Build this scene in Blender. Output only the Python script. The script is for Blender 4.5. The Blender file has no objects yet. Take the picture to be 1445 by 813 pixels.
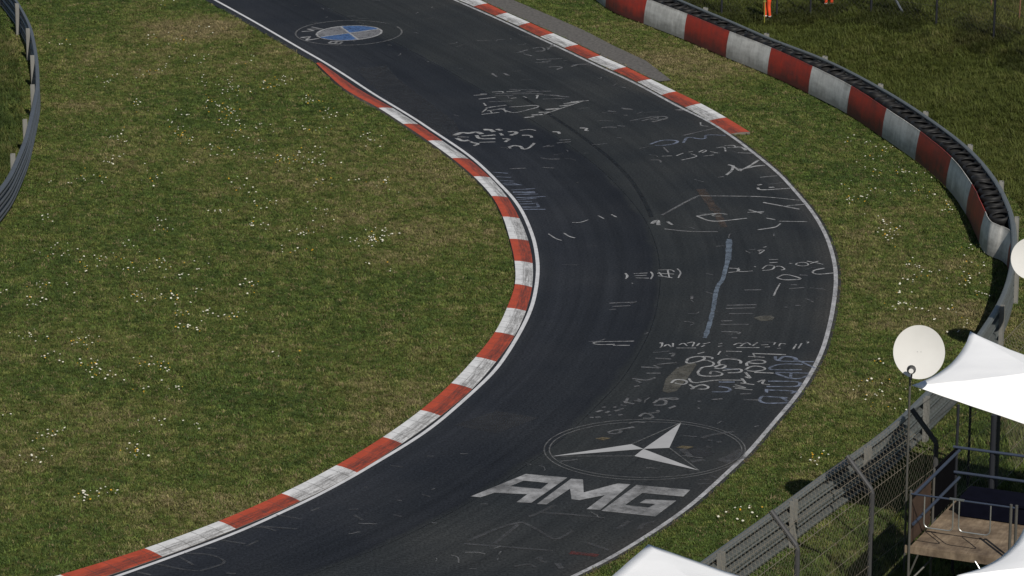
import bpy, bmesh, math, random
import numpy as np
from mathutils import Vector, Matrix, noise as mnoise
random.seed(7); rng = np.random.default_rng(7)
scene = bpy.context.scene
COL = scene.collection

# ------------------------------------------------------------------ camera, sky, sun
CAM_H, FPX, PITCH = 26.0, 5000.0, math.radians(16.0)
PW, PH = 1445.0, 813.0
cam_d = bpy.data.cameras.new("camera"); cam = bpy.data.objects.new("camera", cam_d); COL.objects.link(cam)
cam_d.sensor_width = 36.0; cam_d.lens = FPX / PW * 36.0
cam_d.clip_start = 1.0; cam_d.clip_end = 6000.0
cam.location = (0, 0, CAM_H); cam.rotation_euler = (math.pi / 2 - PITCH, 0, 0)
scene.camera = cam
SUN_EL, SUN_AZ = math.radians(41), math.radians(162.5)       # azimuth clockwise from +Y: behind the camera, to the right
w = bpy.data.worlds.new("World"); scene.world = w; w.use_nodes = True
wn = w.node_tree.nodes; wl = w.node_tree.links
bg = wn["Background"]; sky = wn.new("ShaderNodeTexSky"); sky.sky_type = 'NISHITA'; sky.sun_disc = False
sky.sun_elevation = SUN_EL; sky.sun_rotation = SUN_AZ; sky.air_density = 1.0; sky.dust_density = 0.6
wl.new(sky.outputs[0], bg.inputs[0]); bg.inputs[1].default_value = 0.055
sun_d = bpy.data.lights.new("sun", 'SUN'); sun = bpy.data.objects.new("sun", sun_d); COL.objects.link(sun)
sun_d.energy = 4.2; sun_d.angle = math.radians(0.5); sun_d.color = (1.0, 0.95, 0.87)
sdir = Vector((math.sin(SUN_AZ) * math.cos(SUN_EL), math.cos(SUN_AZ) * math.cos(SUN_EL), math.sin(SUN_EL)))
sun.rotation_euler = sdir.to_track_quat('Z', 'Y').to_euler(); sun.location = (20, -20, 60)
scene.view_settings.view_transform = 'Standard'; scene.view_settings.look = 'None'
scene.view_settings.exposure = 0.0; scene.view_settings.gamma = 1.0

# ------------------------------------------------------------------ helpers: photo pixel -> point in the place
CP, SP = math.cos(PITCH), math.sin(PITCH)
def ray(px, py):
    x = (px - PW / 2) / FPX; y = -(py - PH / 2) / FPX
    return Vector((x, CP + y * SP, -SP + y * CP))
def at(px, py, z=0.0):
    d = ray(px, py); t = (z - CAM_H) / d.z
    return Vector((d.x * t, d.y * t, z))
def at_y(px, py, Y):
    d = ray(px, py); t = Y / d.y
    return Vector((d.x * t, Y, CAM_H + d.z * t))
def spline(pts, step=0.4, closed=False):
    """Catmull-Rom through pts, resampled at an even step"""
    P = [np.array(p, float) for p in pts]
    n = len(P); out = []
    for i in range(n - 1):
        p0 = P[i - 1] if i > 0 else 2 * P[0] - P[1]
        p1, p2 = P[i], P[i + 1]
        p3 = P[i + 2] if i + 2 < n else 2 * P[-1] - P[-2]
        for k in range(12):
            t = k / 12
            out.append(.5 * ((2 * p1) + (-p0 + p2) * t + (2 * p0 - 5 * p1 + 4 * p2 - p3) * t * t + (-p0 + 3 * p1 - 3 * p2 + p3) * t ** 3))
    out.append(P[-1]); out = np.array(out)
    return resample(out, step)
def resample(out, step=None, n=None):
    out = np.array(out, float)
    s = np.r_[0, np.cumsum(np.linalg.norm(np.diff(out, axis=0), axis=1))]
    if n is None: n = max(2, int(round(s[-1] / step)) + 1)
    q = np.linspace(0, s[-1], n)
    return np.stack([np.interp(q, s, out[:, k]) for k in range(out.shape[1])], 1)
def smooth(path, it=6):
    p = path.copy()
    for _ in range(it): p[1:-1] = .25 * p[:-2] + .5 * p[1:-1] + .25 * p[2:]
    return p
def normals2(path):
    t = np.gradient(path[:, :2], axis=0); t /= np.linalg.norm(t, axis=1)[:, None]
    return np.stack([t[:, 1], -t[:, 0]], 1)         # right-hand side of the direction of travel
def offset(path, d):
    p = path.copy(); p[:, :2] += normals2(path) * d; return p
def sstep(a, b, x):
    t = np.clip((np.asarray(x, float) - a) / (b - a), 0, 1); return t * t * (3 - 2 * t)
def dist_poly(pts, path, signed=False):
    """distance of many points to a polyline (+ on its right side)"""
    pts = np.asarray(pts, float)[:, :2]; A = path[:-1, :2]; B = path[1:, :2]
    best = np.full(len(pts), 1e9); sg = np.ones(len(pts))
    for a, b in zip(A, B):
        ab = b - a; L = ab @ ab + 1e-12
        t = np.clip(((pts - a) @ ab) / L, 0, 1)
        d = pts - a - t[:, None] * ab
        dd = np.einsum('ij,ij->i', d, d); m = dd < best
        best[m] = dd[m]; cr = ab[0] * (pts[:, 1] - a[1]) - ab[1] * (pts[:, 0] - a[0]); sg[m] = np.where(cr[m] < 0, 1, -1)
    d = np.sqrt(best)
    return d * sg if signed else d
def inside(pts, poly):
    x, y = pts[:, 0], pts[:, 1]; r = np.zeros(len(pts), bool); j = len(poly) - 1
    for i in range(len(poly)):
        xi, yi = poly[i][:2]; xj, yj = poly[j][:2]
        c = ((yi > y) != (yj > y)) & (x < (xj - xi) * (y - yi) / ((yj - yi) or 1e-9) + xi)
        r ^= c; j = i
    return r

# ------------------------------------------------------------------ helpers: objects and meshes
def link(name, me, parent=None):
    o = bpy.data.objects.new(name, me); COL.objects.link(o)
    if parent: o.parent = parent
    return o
def tag(o, label=None, cat=None, group=None, kind=None):
    if label: o["label"] = label
    if cat: o["category"] = cat
    if group: o["group"] = group
    if kind: o["kind"] = kind
    return o
def thing(name, label, cat, loc=(0, 0, 0), group=None):
    o = bpy.data.objects.new(name, None); COL.objects.link(o); o.location = loc; o.empty_display_size = .3
    return tag(o, label, cat, group)
class MB:
    """collects vertices and faces of ONE mesh, in world coordinates"""
    def __init__(s): s.v = []; s.f = []; s.m = []; s.uv = {}
    def add(s, vs, fs, mi=0):
        o = len(s.v); s.v += [tuple(v) for v in vs]
        for f in fs: s.f.append(tuple(o + i for i in f)); s.m.append(mi)
    def box(s, c, sx, sy, sz, X=(1, 0, 0), Y=(0, 1, 0), Z=(0, 0, 1), mi=0):
        c, X, Y, Z = Vector(c), Vector(X) * sx / 2, Vector(Y) * sy / 2, Vector(Z) * sz / 2
        v = [c + a * X + b * Y + d * Z for d in (-1, 1) for a, b in ((-1, -1), (1, -1), (1, 1), (-1, 1))]
        s.add(v, [(3, 2, 1, 0), (4, 5, 6, 7), (0, 1, 5, 4), (1, 2, 6, 5), (2, 3, 7, 6), (3, 0, 4, 7)], mi)
    def tube(s, pts, r, n=8, mi=0, cap=True):
        pts = [Vector(p) for p in pts]; rs = r if isinstance(r, (list, tuple)) else [r] * len(pts)
        o = len(s.v); t0 = (pts[1] - pts[0]).normalized()
        up = Vector((0, 0, 1)) if abs(t0.z) < .9 else Vector((1, 0, 0))
        a = t0.cross(up).normalized()
        for i, p in enumerate(pts):
            t = (pts[min(i + 1, len(pts) - 1)] - pts[max(i - 1, 0)]).normalized()
            a = (a - t * a.dot(t)).normalized(); b = t.cross(a)
            for k in range(n):
                q = 2 * math.pi * k / n; s.v.append(tuple(p + (a * math.cos(q) + b * math.sin(q)) * rs[i]))
        for i in range(len(pts) - 1):
            for k in range(n):
                s.f.append((o + i * n + k, o + i * n + (k + 1) % n, o + (i + 1) * n + (k + 1) % n, o + (i + 1) * n + k)); s.m.append(mi)
        if cap:
            s.f.append(tuple(o + k for k in reversed(range(n)))); s.m.append(mi)
            e = o + (len(pts) - 1) * n; s.f.append(tuple(e + k for k in range(n))); s.m.append(mi)
    def sweep(s, path, prof, mi=0, closed=True):
        """profile (side offset to the right, z) swept along a ground path"""
        nn = normals2(path); o = len(s.v); m = len(prof)
        for p, q in zip(path, nn):
            for d, z in prof: s.v.append((p[0] + q[0] * d, p[1] + q[1] * d, (p[2] if len(p) > 2 else 0) + z))
        rngm = m if closed else m - 1
        for i in range(len(path) - 1):
            for k in range(rngm):
                s.f.append((o + i * m + k, o + i * m + (k + 1) % m, o + (i + 1) * m + (k + 1) % m, o + (i + 1) * m + k)); s.m.append(mi)
        if closed:
            s.f.append(tuple(o + k for k in range(m))); s.m.append(mi)
            e = o + (len(path) - 1) * m; s.f.append(tuple(e + k for k in reversed(range(m)))); s.m.append(mi)
    def ribbon(s, pts, wd, z, mi=0):
        """flat stroke on the ground"""
        p = np.array([(q[0], q[1]) for q in pts], float)
        if len(p) < 2: return
        nn = normals2(p) if len(p) > 2 else np.repeat([[(p[1] - p[0])[1], -(p[1] - p[0])[0]]] / max(1e-6, np.linalg.norm(p[1] - p[0])), 2, 0)
        o = len(s.v); W = wd if np.ndim(wd) else [wd] * len(p)
        for q, n, ww in zip(p, nn, W):
            s.v.append((q[0] - n[0] * ww / 2, q[1] - n[1] * ww / 2, z)); s.v.append((q[0] + n[0] * ww / 2, q[1] + n[1] * ww / 2, z))
        for i in range(len(p) - 1):
            s.f.append((o + 2 * i, o + 2 * i + 1, o + 2 * i + 3, o + 2 * i + 2)); s.m.append(mi)
    def build(s, name, mats, parent=None, smooth_=False, origin=None):
        me = bpy.data.meshes.new(name)
        v = s.v
        if origin is not None: v = [(a - origin[0], b - origin[1], c - origin[2]) for a, b, c in v]
        me.from_pydata(v, [], s.f)
        mats = mats if isinstance(mats, (list, tuple)) else [mats]
        for m in mats: me.materials.append(m)
        if len(mats) > 1: me.polygons.foreach_set("material_index", s.m)
        if smooth_: me.polygons.foreach_set("use_smooth", [True] * len(s.f))
        me.update()
        o = link(name, me, parent)
        if parent is not None: o.matrix_parent_inverse = Matrix.Translation(-Vector(parent.location))
        if origin is not None: o.location = origin
        return o
def up_normals(o):
    bm = bmesh.new(); bm.from_mesh(o.data)
    for f in bm.faces:
        f.normal_update()
        if f.normal.z < 0: f.normal_flip()
    bm.to_mesh(o.data); bm.free()
def recalc(o):
    bm = bmesh.new(); bm.from_mesh(o.data); bmesh.ops.recalc_face_normals(bm, faces=bm.faces); bm.to_mesh(o.data); bm.free()

# ------------------------------------------------------------------ materials
class NT:
    def __init__(s, name):
        s.mat = bpy.data.materials.new(name); s.mat.use_nodes = True; s.t = s.mat.node_tree
        s.b = s.t.nodes["Principled BSDF"]; s.out = s.t.nodes["Material Output"]
    def n(s, typ, **kw):
        x = s.t.nodes.new(typ)
        for k, v in kw.items(): setattr(x, k, v)
        return x
    def l(s, a, b): s.t.links.new(a, b)
    def coord(s, which='Object'): return s.n('ShaderNodeTexCoord').outputs[which]
    def mapping(s, src, scale=(1, 1, 1), rot=(0, 0, 0)):
        m = s.n('ShaderNodeMapping'); m.inputs['Scale'].default_value = scale; m.inputs['Rotation'].default_value = rot; s.l(src, m.inputs[0]); return m.outputs[0]
    def noise(s, src, scale, detail=4, rough=.55, dist=0):
        x = s.n('ShaderNodeTexNoise'); x.inputs['Scale'].default_value = scale; x.inputs['Detail'].default_value = detail
        x.inputs['Roughness'].default_value = rough; x.inputs['Distortion'].default_value = dist; s.l(src, x.inputs['Vector']); return x.outputs[0]
    def ramp(s, src, stops, mode='LINEAR'):
        r = s.n('ShaderNodeValToRGB'); r.color_ramp.interpolation = mode; e = r.color_ramp.elements
        while len(e) < len(stops): e.new(.5)
        for q, (p, c) in zip(e, stops): q.position = p; q.color = (*c, 1) if len(c) == 3 else c
        s.l(src, r.inputs[0]); return r.outputs[0]
    def g(s, src, a, b):
        r = s.n('ShaderNodeMapRange'); r.inputs[1].default_value = a; r.inputs[2].default_value = b; s.l(src, r.inputs[0]); return r.outputs[0]
    def math(s, op, a, b=None):
        m = s.n('ShaderNodeMath', operation=op); m.use_clamp = False
        for i, v in enumerate((a, b)):
            if v is None: continue
            if isinstance(v, (int, float)): m.inputs[i].default_value = v
            else: s.l(v, m.inputs[i])
        return m.outputs[0]
    def mix(s, fac, a, b, blend='MIX'):
        m = s.n('ShaderNodeMix', data_type='RGBA', blend_type=blend)
        for sock, v in ((m.inputs[0], fac), (m.inputs[6], a), (m.inputs[7], b)):
            if isinstance(v, (int, float)): sock.default_value = v
            elif isinstance(v, tuple): sock.default_value = (*v, 1)
            else: s.l(v, sock)
        return m.outputs[2]
    def bump(s, h, strength=.3, dist=.02):
        b = s.n('ShaderNodeBump'); b.inputs['Strength'].default_value = strength; b.inputs['Distance'].default_value = dist
        s.l(h, b.inputs['Height']); s.l(b.outputs[0], s.b.inputs['Normal'])
    def fin(s, col=None, rough=.6, metal=0, spec=.5):
        if col is not None:
            if isinstance(col, tuple): s.b.inputs['Base Color'].default_value = (*col, 1)
            else: s.l(col, s.b.inputs['Base Color'])
        if isinstance(rough, (int, float)): s.b.inputs['Roughness'].default_value = rough
        else: s.l(rough, s.b.inputs['Roughness'])
        s.b.inputs['Metallic'].default_value = metal; s.b.inputs['Specular IOR Level'].default_value = spec
        return s.mat
def simple(name, c, rough=.6, metal=0, var=.25, scale=6, spec=.5, bump=0):
    t = NT(name); n = t.noise(t.coord(), scale, 5, .6)
    c2 = tuple(x * (1 - var) for x in c); c3 = tuple(min(1, x * (1 + var * .6)) for x in c)
    if bump: t.bump(t.noise(t.coord(), scale * 6), bump, .01)
    return t.fin(t.ramp(n, [(.3, c2), (.7, c3)]), rough, metal, spec)

def mat_asphalt():
    t = NT("asphalt"); co = t.coord(); uv = t.n('ShaderNodeUVMap').outputs[0]
    sep = t.n('ShaderNodeSeparateXYZ'); t.l(uv, sep.inputs[0]); u, v = sep.outputs[0], sep.outputs[1]
    wob = t.noise(co, .35, 3); uu = t.math('ADD', u, t.math('MULTIPLY', t.math('SUBTRACT', wob, .5), .10))
    lane = t.ramp(uu, [(.0, (.021, .0235, .027)), (.10, (.0175, .0198, .0245)), (.30, (.0142, .0165, .0205)), (.410, (.0128, .0148, .0186)), (.432, (.0190, .0216, .0232)), (.70, (.0212, .0236, .0252)), (.92, (.0205, .0228, .0244)), (1, (.033, .033, .032))])
    # streaks along the direction of travel
    st = t.noise(t.mapping(uv, (30, .06, 1)), 1.0, 5, .65)
    c = t.mix(t.g(st, .3, .75), lane, t.mix(1.0, lane, (1.6, 1.58, 1.55), 'MULTIPLY'))
    big = t.noise(co, .22, 4, .6)
    c = t.mix(t.g(big, .38, .72), t.mix(1.0, c, (.80, .82, .86), 'MULTIPLY'), t.mix(1.0, c, (1.25, 1.2, 1.14), 'MULTIPLY'))
    gr = t.noise(co, 17, 4, .8)
    c = t.mix(t.g(gr, .35, .7), t.mix(1.0, c, (.50, .50, .52), 'MULTIPLY'), t.mix(1.0, c, (1.75, 1.75, 1.75), 'MULTIPLY'))
    # rubber scuffs
    sc = t.noise(t.mapping(uv, (55, .25, 1), (0, 0, .03)), 1.0, 3, .5)
    c = t.mix(t.g(sc, .66, .8), c, t.mix(1.0, c, (.6, .6, .62), 'MULTIPLY'))
    t.bump(t.noise(co, 60, 2, .8), .35, .01)
    return t.fin(c, .85, 0, .10)
def mat_paint(name, c, keep=.5, soft=.12, scale=9, rough=.7, var=.2, bright=1, streak=False):
    """worn road paint: broken up by noise so the asphalt shows through"""
    t = NT(name); co = t.coord(); n = t.noise(co, scale, 6, .72); n2 = t.noise(co, scale * .22, 3)
    m = t.math('ADD', t.math('MULTIPLY', n, .75), t.math('MULTIPLY', n2, .25))
    a = t.g(m, keep - soft, keep + soft)
    col = t.ramp(n2, [(.3, tuple(x * (1 - var) for x in c)), (.7, c)])
    tr = t.n('ShaderNodeBsdfTransparent'); mx = t.n('ShaderNodeMixShader')
    t.fin(col, rough, 0, .3)
    t.l(a, mx.inputs[0]); t.l(tr.outputs[0], mx.inputs[1]); t.l(t.b.outputs[0], mx.inputs[2]); t.l(mx.outputs[0], t.out.inputs[0])
    return t.mat
def mat_kerb(name, c, dark):
    t = NT(name); uv = t.n('ShaderNodeUVMap').outputs[0]; co = t.coord()
    sep = t.n('ShaderNodeSeparateXYZ'); t.l(uv, sep.inputs[0]); u, v = sep.outputs[0], sep.outputs[1]
    st = t.noise(t.mapping(uv, (9, 1.4, 1)), 1.0, 8, .75)
    fine = t.noise(co, 30, 5, .75)
    prof = t.ramp(u, [(0, (.42,) * 3), (.35, (.72,) * 3), (.62, (.90,) * 3), (1, (.84,) * 3)])
    m = t.math('MULTIPLY', t.math('ADD', t.math('MULTIPLY', st, .8), t.math('MULTIPLY', fine, .35)), prof)
    wear = t.g(m, .40, .56)
    seam = t.math('LESS_THAN', t.math('ABSOLUTE', t.math('SUBTRACT', t.math('FRACT', t.math('MULTIPLY', v, 2.0)), .5)), .022)
    crk = t.math('LESS_THAN', t.math('ABSOLUTE', t.math('SUBTRACT', u, t.math('ADD', .42, t.math('MULTIPLY', t.noise(co, 2.2), .08)))), .012)
    base = t.ramp(t.noise(co, 3.5, 5, .7), [(.3, tuple(x * .74 for x in c)), (.65, c)])
    col = t.mix(t.math('MULTIPLY', wear, .80), base, dark)
    col = t.mix(t.math('MULTIPLY', t.math('MAXIMUM', seam, crk), .6), col, (.05, .045, .04))
    t.bump(fine, .3, .008)
    return t.fin(col, .7, 0, .3)
def mat_belt(name, c, dirt):
    t = NT(name); co = t.coord(); uv = t.n('ShaderNodeUVMap').outputs[0]
    sep = t.n('ShaderNodeSeparateXYZ'); t.l(uv, sep.inputs[0])
    st = t.noise(t.mapping(co, (5, 5, .8)), 1.0, 6, .7); bl = t.noise(co, 1.3, 6, .7); sm = t.noise(t.mapping(co, (1.2, 1.2, 5)), 1.0, 5, .7)
    low = t.ramp(sep.outputs[1], [(0, (.42,) * 3), (.2, (.22,) * 3), (.6, (.04,) * 3), (.93, (.0,) * 3), (1, (.16,) * 3)])
    m = t.math('ADD', t.math('ADD', t.math('MULTIPLY', st, .45), t.math('MULTIPLY', bl, .55)), low)
    m = t.math('ADD', t.math('MULTIPLY', m, .75), t.math('MULTIPLY', sm, .3))
    col = t.mix(t.math('MULTIPLY', t.g(m, .43, .72), .88), t.ramp(bl, [(.3, tuple(x * .8 for x in c)), (.7, c)]), dirt)
    t.bump(t.noise(co, 25), .1, .01)
    return t.fin(col, .55, 0, .35)
def mat_ground():
    t = NT("grass_soil"); co = t.coord()
    a = t.noise(co, .16, 5, .65); b = t.noise(co, 1.1, 6, .7); d = t.noise(co, 9, 5, .75)
    m = t.math('ADD', t.math('ADD', t.math('MULTIPLY', a, .35), t.math('MULTIPLY', b, .35)), t.math('MULTIPLY', d, .3))
    col = t.ramp(m, [(.36, (.035, .045, .012)), (.46, (.060, .072, .018)), (.55, (.085, .086, .026)), (.66, (.13, .105, .05))])
    t.bump(d, .9, .05)
    return t.fin(col, .9, 0, .1)
def mat_blade():
    t = NT("grass_blades")
    at_ = t.n('ShaderNodeAttribute'); at_.attribute_type = 'INSTANCER'; at_.attribute_name = 'tcol'
    g = t.n('ShaderNodeNewGeometry')
    hv = t.n('ShaderNodeVertexColor'); hv.layer_name = 'shade'
    col = t.mix(1.0, at_.outputs[0], hv.outputs[0], 'MULTIPLY')
    t.b.inputs['Subsurface Weight'].default_value = 0
    tr = t.n('ShaderNodeBsdfTranslucent'); t.l(col, tr.inputs[0]); mx = t.n('ShaderNodeMixShader'); mx.inputs[0].default_value = .25
    t.fin(col, .6, 0, .25)
    t.l(t.b.outputs[0], mx.inputs[1]); t.l(tr.outputs[0], mx.inputs[2]); t.l(mx.outputs[0], t.out.inputs[0])
    return t.mat
def mat_tent():
    t = NT("white_tent_fabric"); co = t.coord(); n = t.noise(co, 1.2, 4); t.bump(t.noise(t.mapping(co, (1, 1, 1)), 2.2, 3, .5), .25, .03)
    col = t.ramp(n, [(.3, (.90, .90, .90)), (.7, (.94, .94, .94))])
    tr = t.n('ShaderNodeBsdfTranslucent'); tr.inputs[0].default_value = (.75, .77, .8, 1); mx = t.n('ShaderNodeMixShader'); mx.inputs[0].default_value = .04
    t.fin(col, .6, 0, .3); t.l(t.b.outputs[0], mx.inputs[1]); t.l(tr.outputs[0], mx.inputs[2]); t.l(mx.outputs[0], t.out.inputs[0])
    return t.mat
def mat_wood():
    t = NT("deck_plywood"); co = t.coord(); r = t.mapping(co, (1, 1, 1), (0, 0, math.radians(24)))
    g = t.noise(t.mapping(r, (14, 2.0, 2)), 1.0, 6, .7); s = t.noise(co, 1.8, 6, .7)
    col = t.mix(t.g(s, .32, .68), t.ramp(g, [(.25, (.15, .105, .065)), (.75, (.34, .265, .185))]), (.075, .055, .04))
    t.bump(g, .2, .01)
    return t.fin(col, .75, 0, .25)
def mat_galv(name, c, metal=.55, rough=.5, var=.3):
    t = NT(name); co = t.coord(); a = t.noise(co, 2.0, 6, .7); b = t.noise(t.mapping(co, (14, 14, 2)), 1.0, 4, .7)
    m = t.math('ADD', t.math('MULTIPLY', a, .5), t.math('MULTIPLY', b, .5))
    return t.fin(t.ramp(m, [(.3, tuple(x * (1 - var) for x in c)), (.68, c)]), rough, metal, .4)

M = {}
M['asphalt'] = mat_asphalt()
M['ground'] = mat_ground()
M['blade'] = mat_blade()
M['kerb_red'] = mat_kerb("kerb_red_paint", (.42, .066, .030), (.055, .026, .022))
M['kerb_white'] = mat_kerb("kerb_white_paint", (.66, .66, .66), (.11, .105, .10))
M['kerb_side'] = simple("kerb_concrete", (.16, .14, .12), .9)
M['line'] = mat_paint("edge_line_paint", (.60, .60, .61), .32, .12, 14)
M['logo'] = mat_paint("emblem_white_paint", (.36, .36, .365), .40, .20, 4, var=.5)
M['star'] = mat_paint("star_white_paint", (.39, .39, .395), .27, .14, 7, var=.15)
M['line2'] = mat_paint("worn_edge_line", (.42, .42, .43), .38, .16, 12, var=.3)
M['mark'] = mat_paint("rubber_mark", (.0120, .0138, .0170), .53, .26, 2.2)
M['thin'] = mat_paint("outline_paint", (.16, .16, .16), .46, .18, 9)
M['blue'] = mat_paint("emblem_blue_paint", (.055, .115, .26), .38, .14, 8)
M['grey'] = mat_paint("emblem_grey_paint", (.17, .17, .18), .40, .14, 8)
M['chalk'] = mat_paint("white_chalk", (.40, .40, .40), .46, .15, 9)
M['faint'] = mat_paint("faint_chalk", (.20, .20, .205), .50, .18, 8)
M['ghost'] = mat_paint("ghost_chalk", (.085, .086, .09), .50, .20, 6)
M['bchalk'] = mat_paint("blue_chalk", (.165, .19, .25), .47, .12, 6)
M['bstripe'] = mat_paint("blue_stripe_paint", (.125, .155, .195), .43, .14, 4)
M['brown'] = mat_paint("brown_stain", (.085, .062, .048), .50, .15, 3)
M['redp'] = mat_paint("red_chalk", (.14, .035, .03), .52, .15, 5)
M['lite'] = mat_paint("worn_asphalt", (.038, .039, .042), .50, .25, 2.2)
M['tan'] = mat_paint("tan_patch", (.088, .084, .070), .42, .16, 4)
M['yell'] = mat_paint("yellow_patch", (.13, .105, .06), .46, .12, 6)
M['pave'] = simple("rough_concrete_paving", (.105, .097, .088), .9, 0, .45, 9, bump=.4)
M['belt_red'] = mat_belt("barrier_red_paint", (.56, .045, .022), (.075, .03, .028))
M['belt_white'] = mat_belt("barrier_white_paint", (.86, .84, .79), (.22, .21, .19))
M['rubber'] = simple("tyre_rubber", (.0095, .0093, .0093), .6, 0, .5, 7, spec=.28)
M['galv'] = mat_galv("galvanised_steel", (.205, .22, .215))
M['galv_b'] = mat_galv("weathered_steel", (.155, .17, .19))
M['post'] = mat_galv("grey_post", (.23, .225, .205), .15, .7)
M['cpost'] = mat_galv("cranked_post", (.065, .065, .066), .2, .65)
M['wire'] = mat_galv("fence_wire", (.24, .21, .16), .3, .55)
M['dwire'] = mat_galv("dull_fence_wire", (.10, .095, .085), .3, .6)
M['fpost'] = mat_galv("dark_shaded_post", (.022, .024, .03), .2, .6)  # near-black carries the shade on the canopy posts; far fence posts share it
M['tube'] = mat_galv("scaffold_tube", (.15, .145, .13), .5, .5)
M['bluetube'] = mat_galv("blue_rail_paint", (.05, .065, .10), .2, .45)
M['bright'] = mat_galv("bright_steel", (.50, .50, .47), .7, .35)
M['tent'] = mat_tent()
M['dish'] = simple("dish_paint", (.58, .57, .545), .8, 0, .04, 2, spec=.2)
M['black'] = simple("black_plastic", (.015, .015, .017), .5)
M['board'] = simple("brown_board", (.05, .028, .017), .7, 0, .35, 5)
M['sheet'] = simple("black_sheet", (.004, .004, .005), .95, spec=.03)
M['shadeblue'] = simple("shaded_blue_cover", (.004, .0045, .010), .9, spec=.04)  # blue cover taken down to near-black: the shade at the deck rear as colour
M['wood'] = mat_wood()
M['stake'] = simple("wooden_stake", (.17, .085, .045), .8)
M['orange'] = simple("orange_overall", (.72, .07, .015), .8, 0, .25, 5)
M['skin'] = simple("skin", (.48, .27, .19), .6, 0, .08)
M['boot'] = simple("grey_boot", (.06, .06, .06), .7)
M['hair'] = simple("brown_hair", (.04, .025, .015), .7)
M['petal'] = simple("white_petals", (.66, .64, .53), .7, 0, .08)
M['yellow'] = simple("yellow_petals", (.62, .36, .02), .7, 0, .15)
M['stem'] = simple("flower_stem", (.04, .07, .015), .8)
M['pole'] = simple("yellow_green_pole", (.20, .19, .03), .6)
M['reflect'] = simple("reflective_band", (.75, .75, .72), .4)

# ------------------------------------------------------------------ outlines read off the photograph, put on the ground
def G(pts, z=0.0): return [tuple(at(x, y, z)) for x, y in pts]
L_LINE = [(130,-95),(190,-62),(250,-29),(303,0),(360,31.5),(430,72.2),(453.6,85.5),(489,107.6),(526,132),(555.5,149.7),(589.4,170.4),(604.3,180.7),(633.8,199.9),(663.3,220.5),(688.4,242.7),(706.5,261.5),(722,277.2),(736.5,297.9),(746.8,320.3),(754.5,342.7),(758.8,370.2),(759,384),(757,404),(752,428.2),(743.3,450.6),(729.6,476.5),(714.5,501),(697.8,524.1),(672,549.1),(646.1,572.4),(611.7,601.6),(574.5,627),(537,649.2),(497.7,672.8),(438.7,704.3),(389.5,726.9),(340,749.5),(277.9,772.9),(223.9,792.7),(168.2,812.4),(100,836),(20,862),(-80,892)]
R_LINE = [(540,-46),(590,-23),(642.8,.7),(699.5,25.6),(736.9,42.9),(796.4,70.6),(839.3,91.3),(899.3,119.2),(961,152.5),(999.5,171),(1037,195.7),(1072.6,223.1),(1101.4,247.4),(1123.5,271.8),(1145.7,298.3),(1161.5,324),(1170.6,345.1),(1177.9,372.5),(1179.7,397.6),(1176.3,429.6),(1169.5,464),(1157.5,502),(1129,552.2),(1091.6,597),(1056.7,638.1),(1035.9,658.3),(975,713.1),(914,755.7),(853.2,792.3),(812,812.1),(740,846),(650,886),(560,920)]
ll = smooth(spline(G(L_LINE), .35), 5); rl = smooth(spline(G(R_LINE), .35), 5)
left_edge = offset(ll, .34); right_edge = offset(rl, -.14)
N = 220
le = resample(left_edge, n=N); re_ = resample(right_edge, n=N)
track_poly = np.vstack([le[:, :2], re_[::-1, :2]])

# --- racetrack surface
NU = 14
vs = []; fs = []; uvs = []
cen = (le + re_) / 2; sl = np.r_[0, np.cumsum(np.linalg.norm(np.diff(cen, axis=0), axis=1))]
for i in range(N):
    for k in range(NU + 1):
        u = k / NU; p = le[i] * (1 - u) + re_[i] * u
        vs.append((p[0], p[1], 0.0)); uvs.append((u, sl[i]))
for i in range(N - 1):
    for k in range(NU):
        a = i * (NU + 1) + k; fs.append((a, a + 1, a + NU + 2, a + NU + 1))
me = bpy.data.meshes.new("racetrack"); me.from_pydata(vs, [], fs); me.materials.append(M['asphalt'])
uvl = me.uv_layers.new(name="UVMap")
for lp in me.loops: uvl.data[lp.index].uv = uvs[lp.vertex_index]
track = link("road", me); tag(track, kind="structure"); up_normals(track)

def lines():
    for path, wd, m in ((ll, .10, 'line'), (rl, .11, 'line2')):
        mb = MB(); mb.ribbon(path, wd, .006); o = mb.build("edge_line", M[m], track); up_normals(o)
lines()
def along(u0, u1, a, b, wd, z):
    """rubber laid down along the road between two fractions of its length"""
    i0, i1 = int(a * (N - 1)), int(b * (N - 1)); q = []
    for i in range(i0, i1 + 1):
        f = (i - i0) / max(1, i1 - i0); u = u0 * (1 - f) + u1 * f + .012 * math.sin(f * 5 + u0 * 9); q.append((le[i] * (1 - u) + re_[i] * u)[:2])
    mb = MB(); mb.ribbon(np.array(q), wd, z); return mb
for k, (u0, u1, a, b, wd) in enumerate([(.435,.425,.05,.97,.03),(.53,.465,.36,.56,.14)]):
    o = along(u0, u1, a, b, wd, .0022 + .0002 * k).build("tyre_mark", M['mark'], track); up_normals(o)

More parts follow.
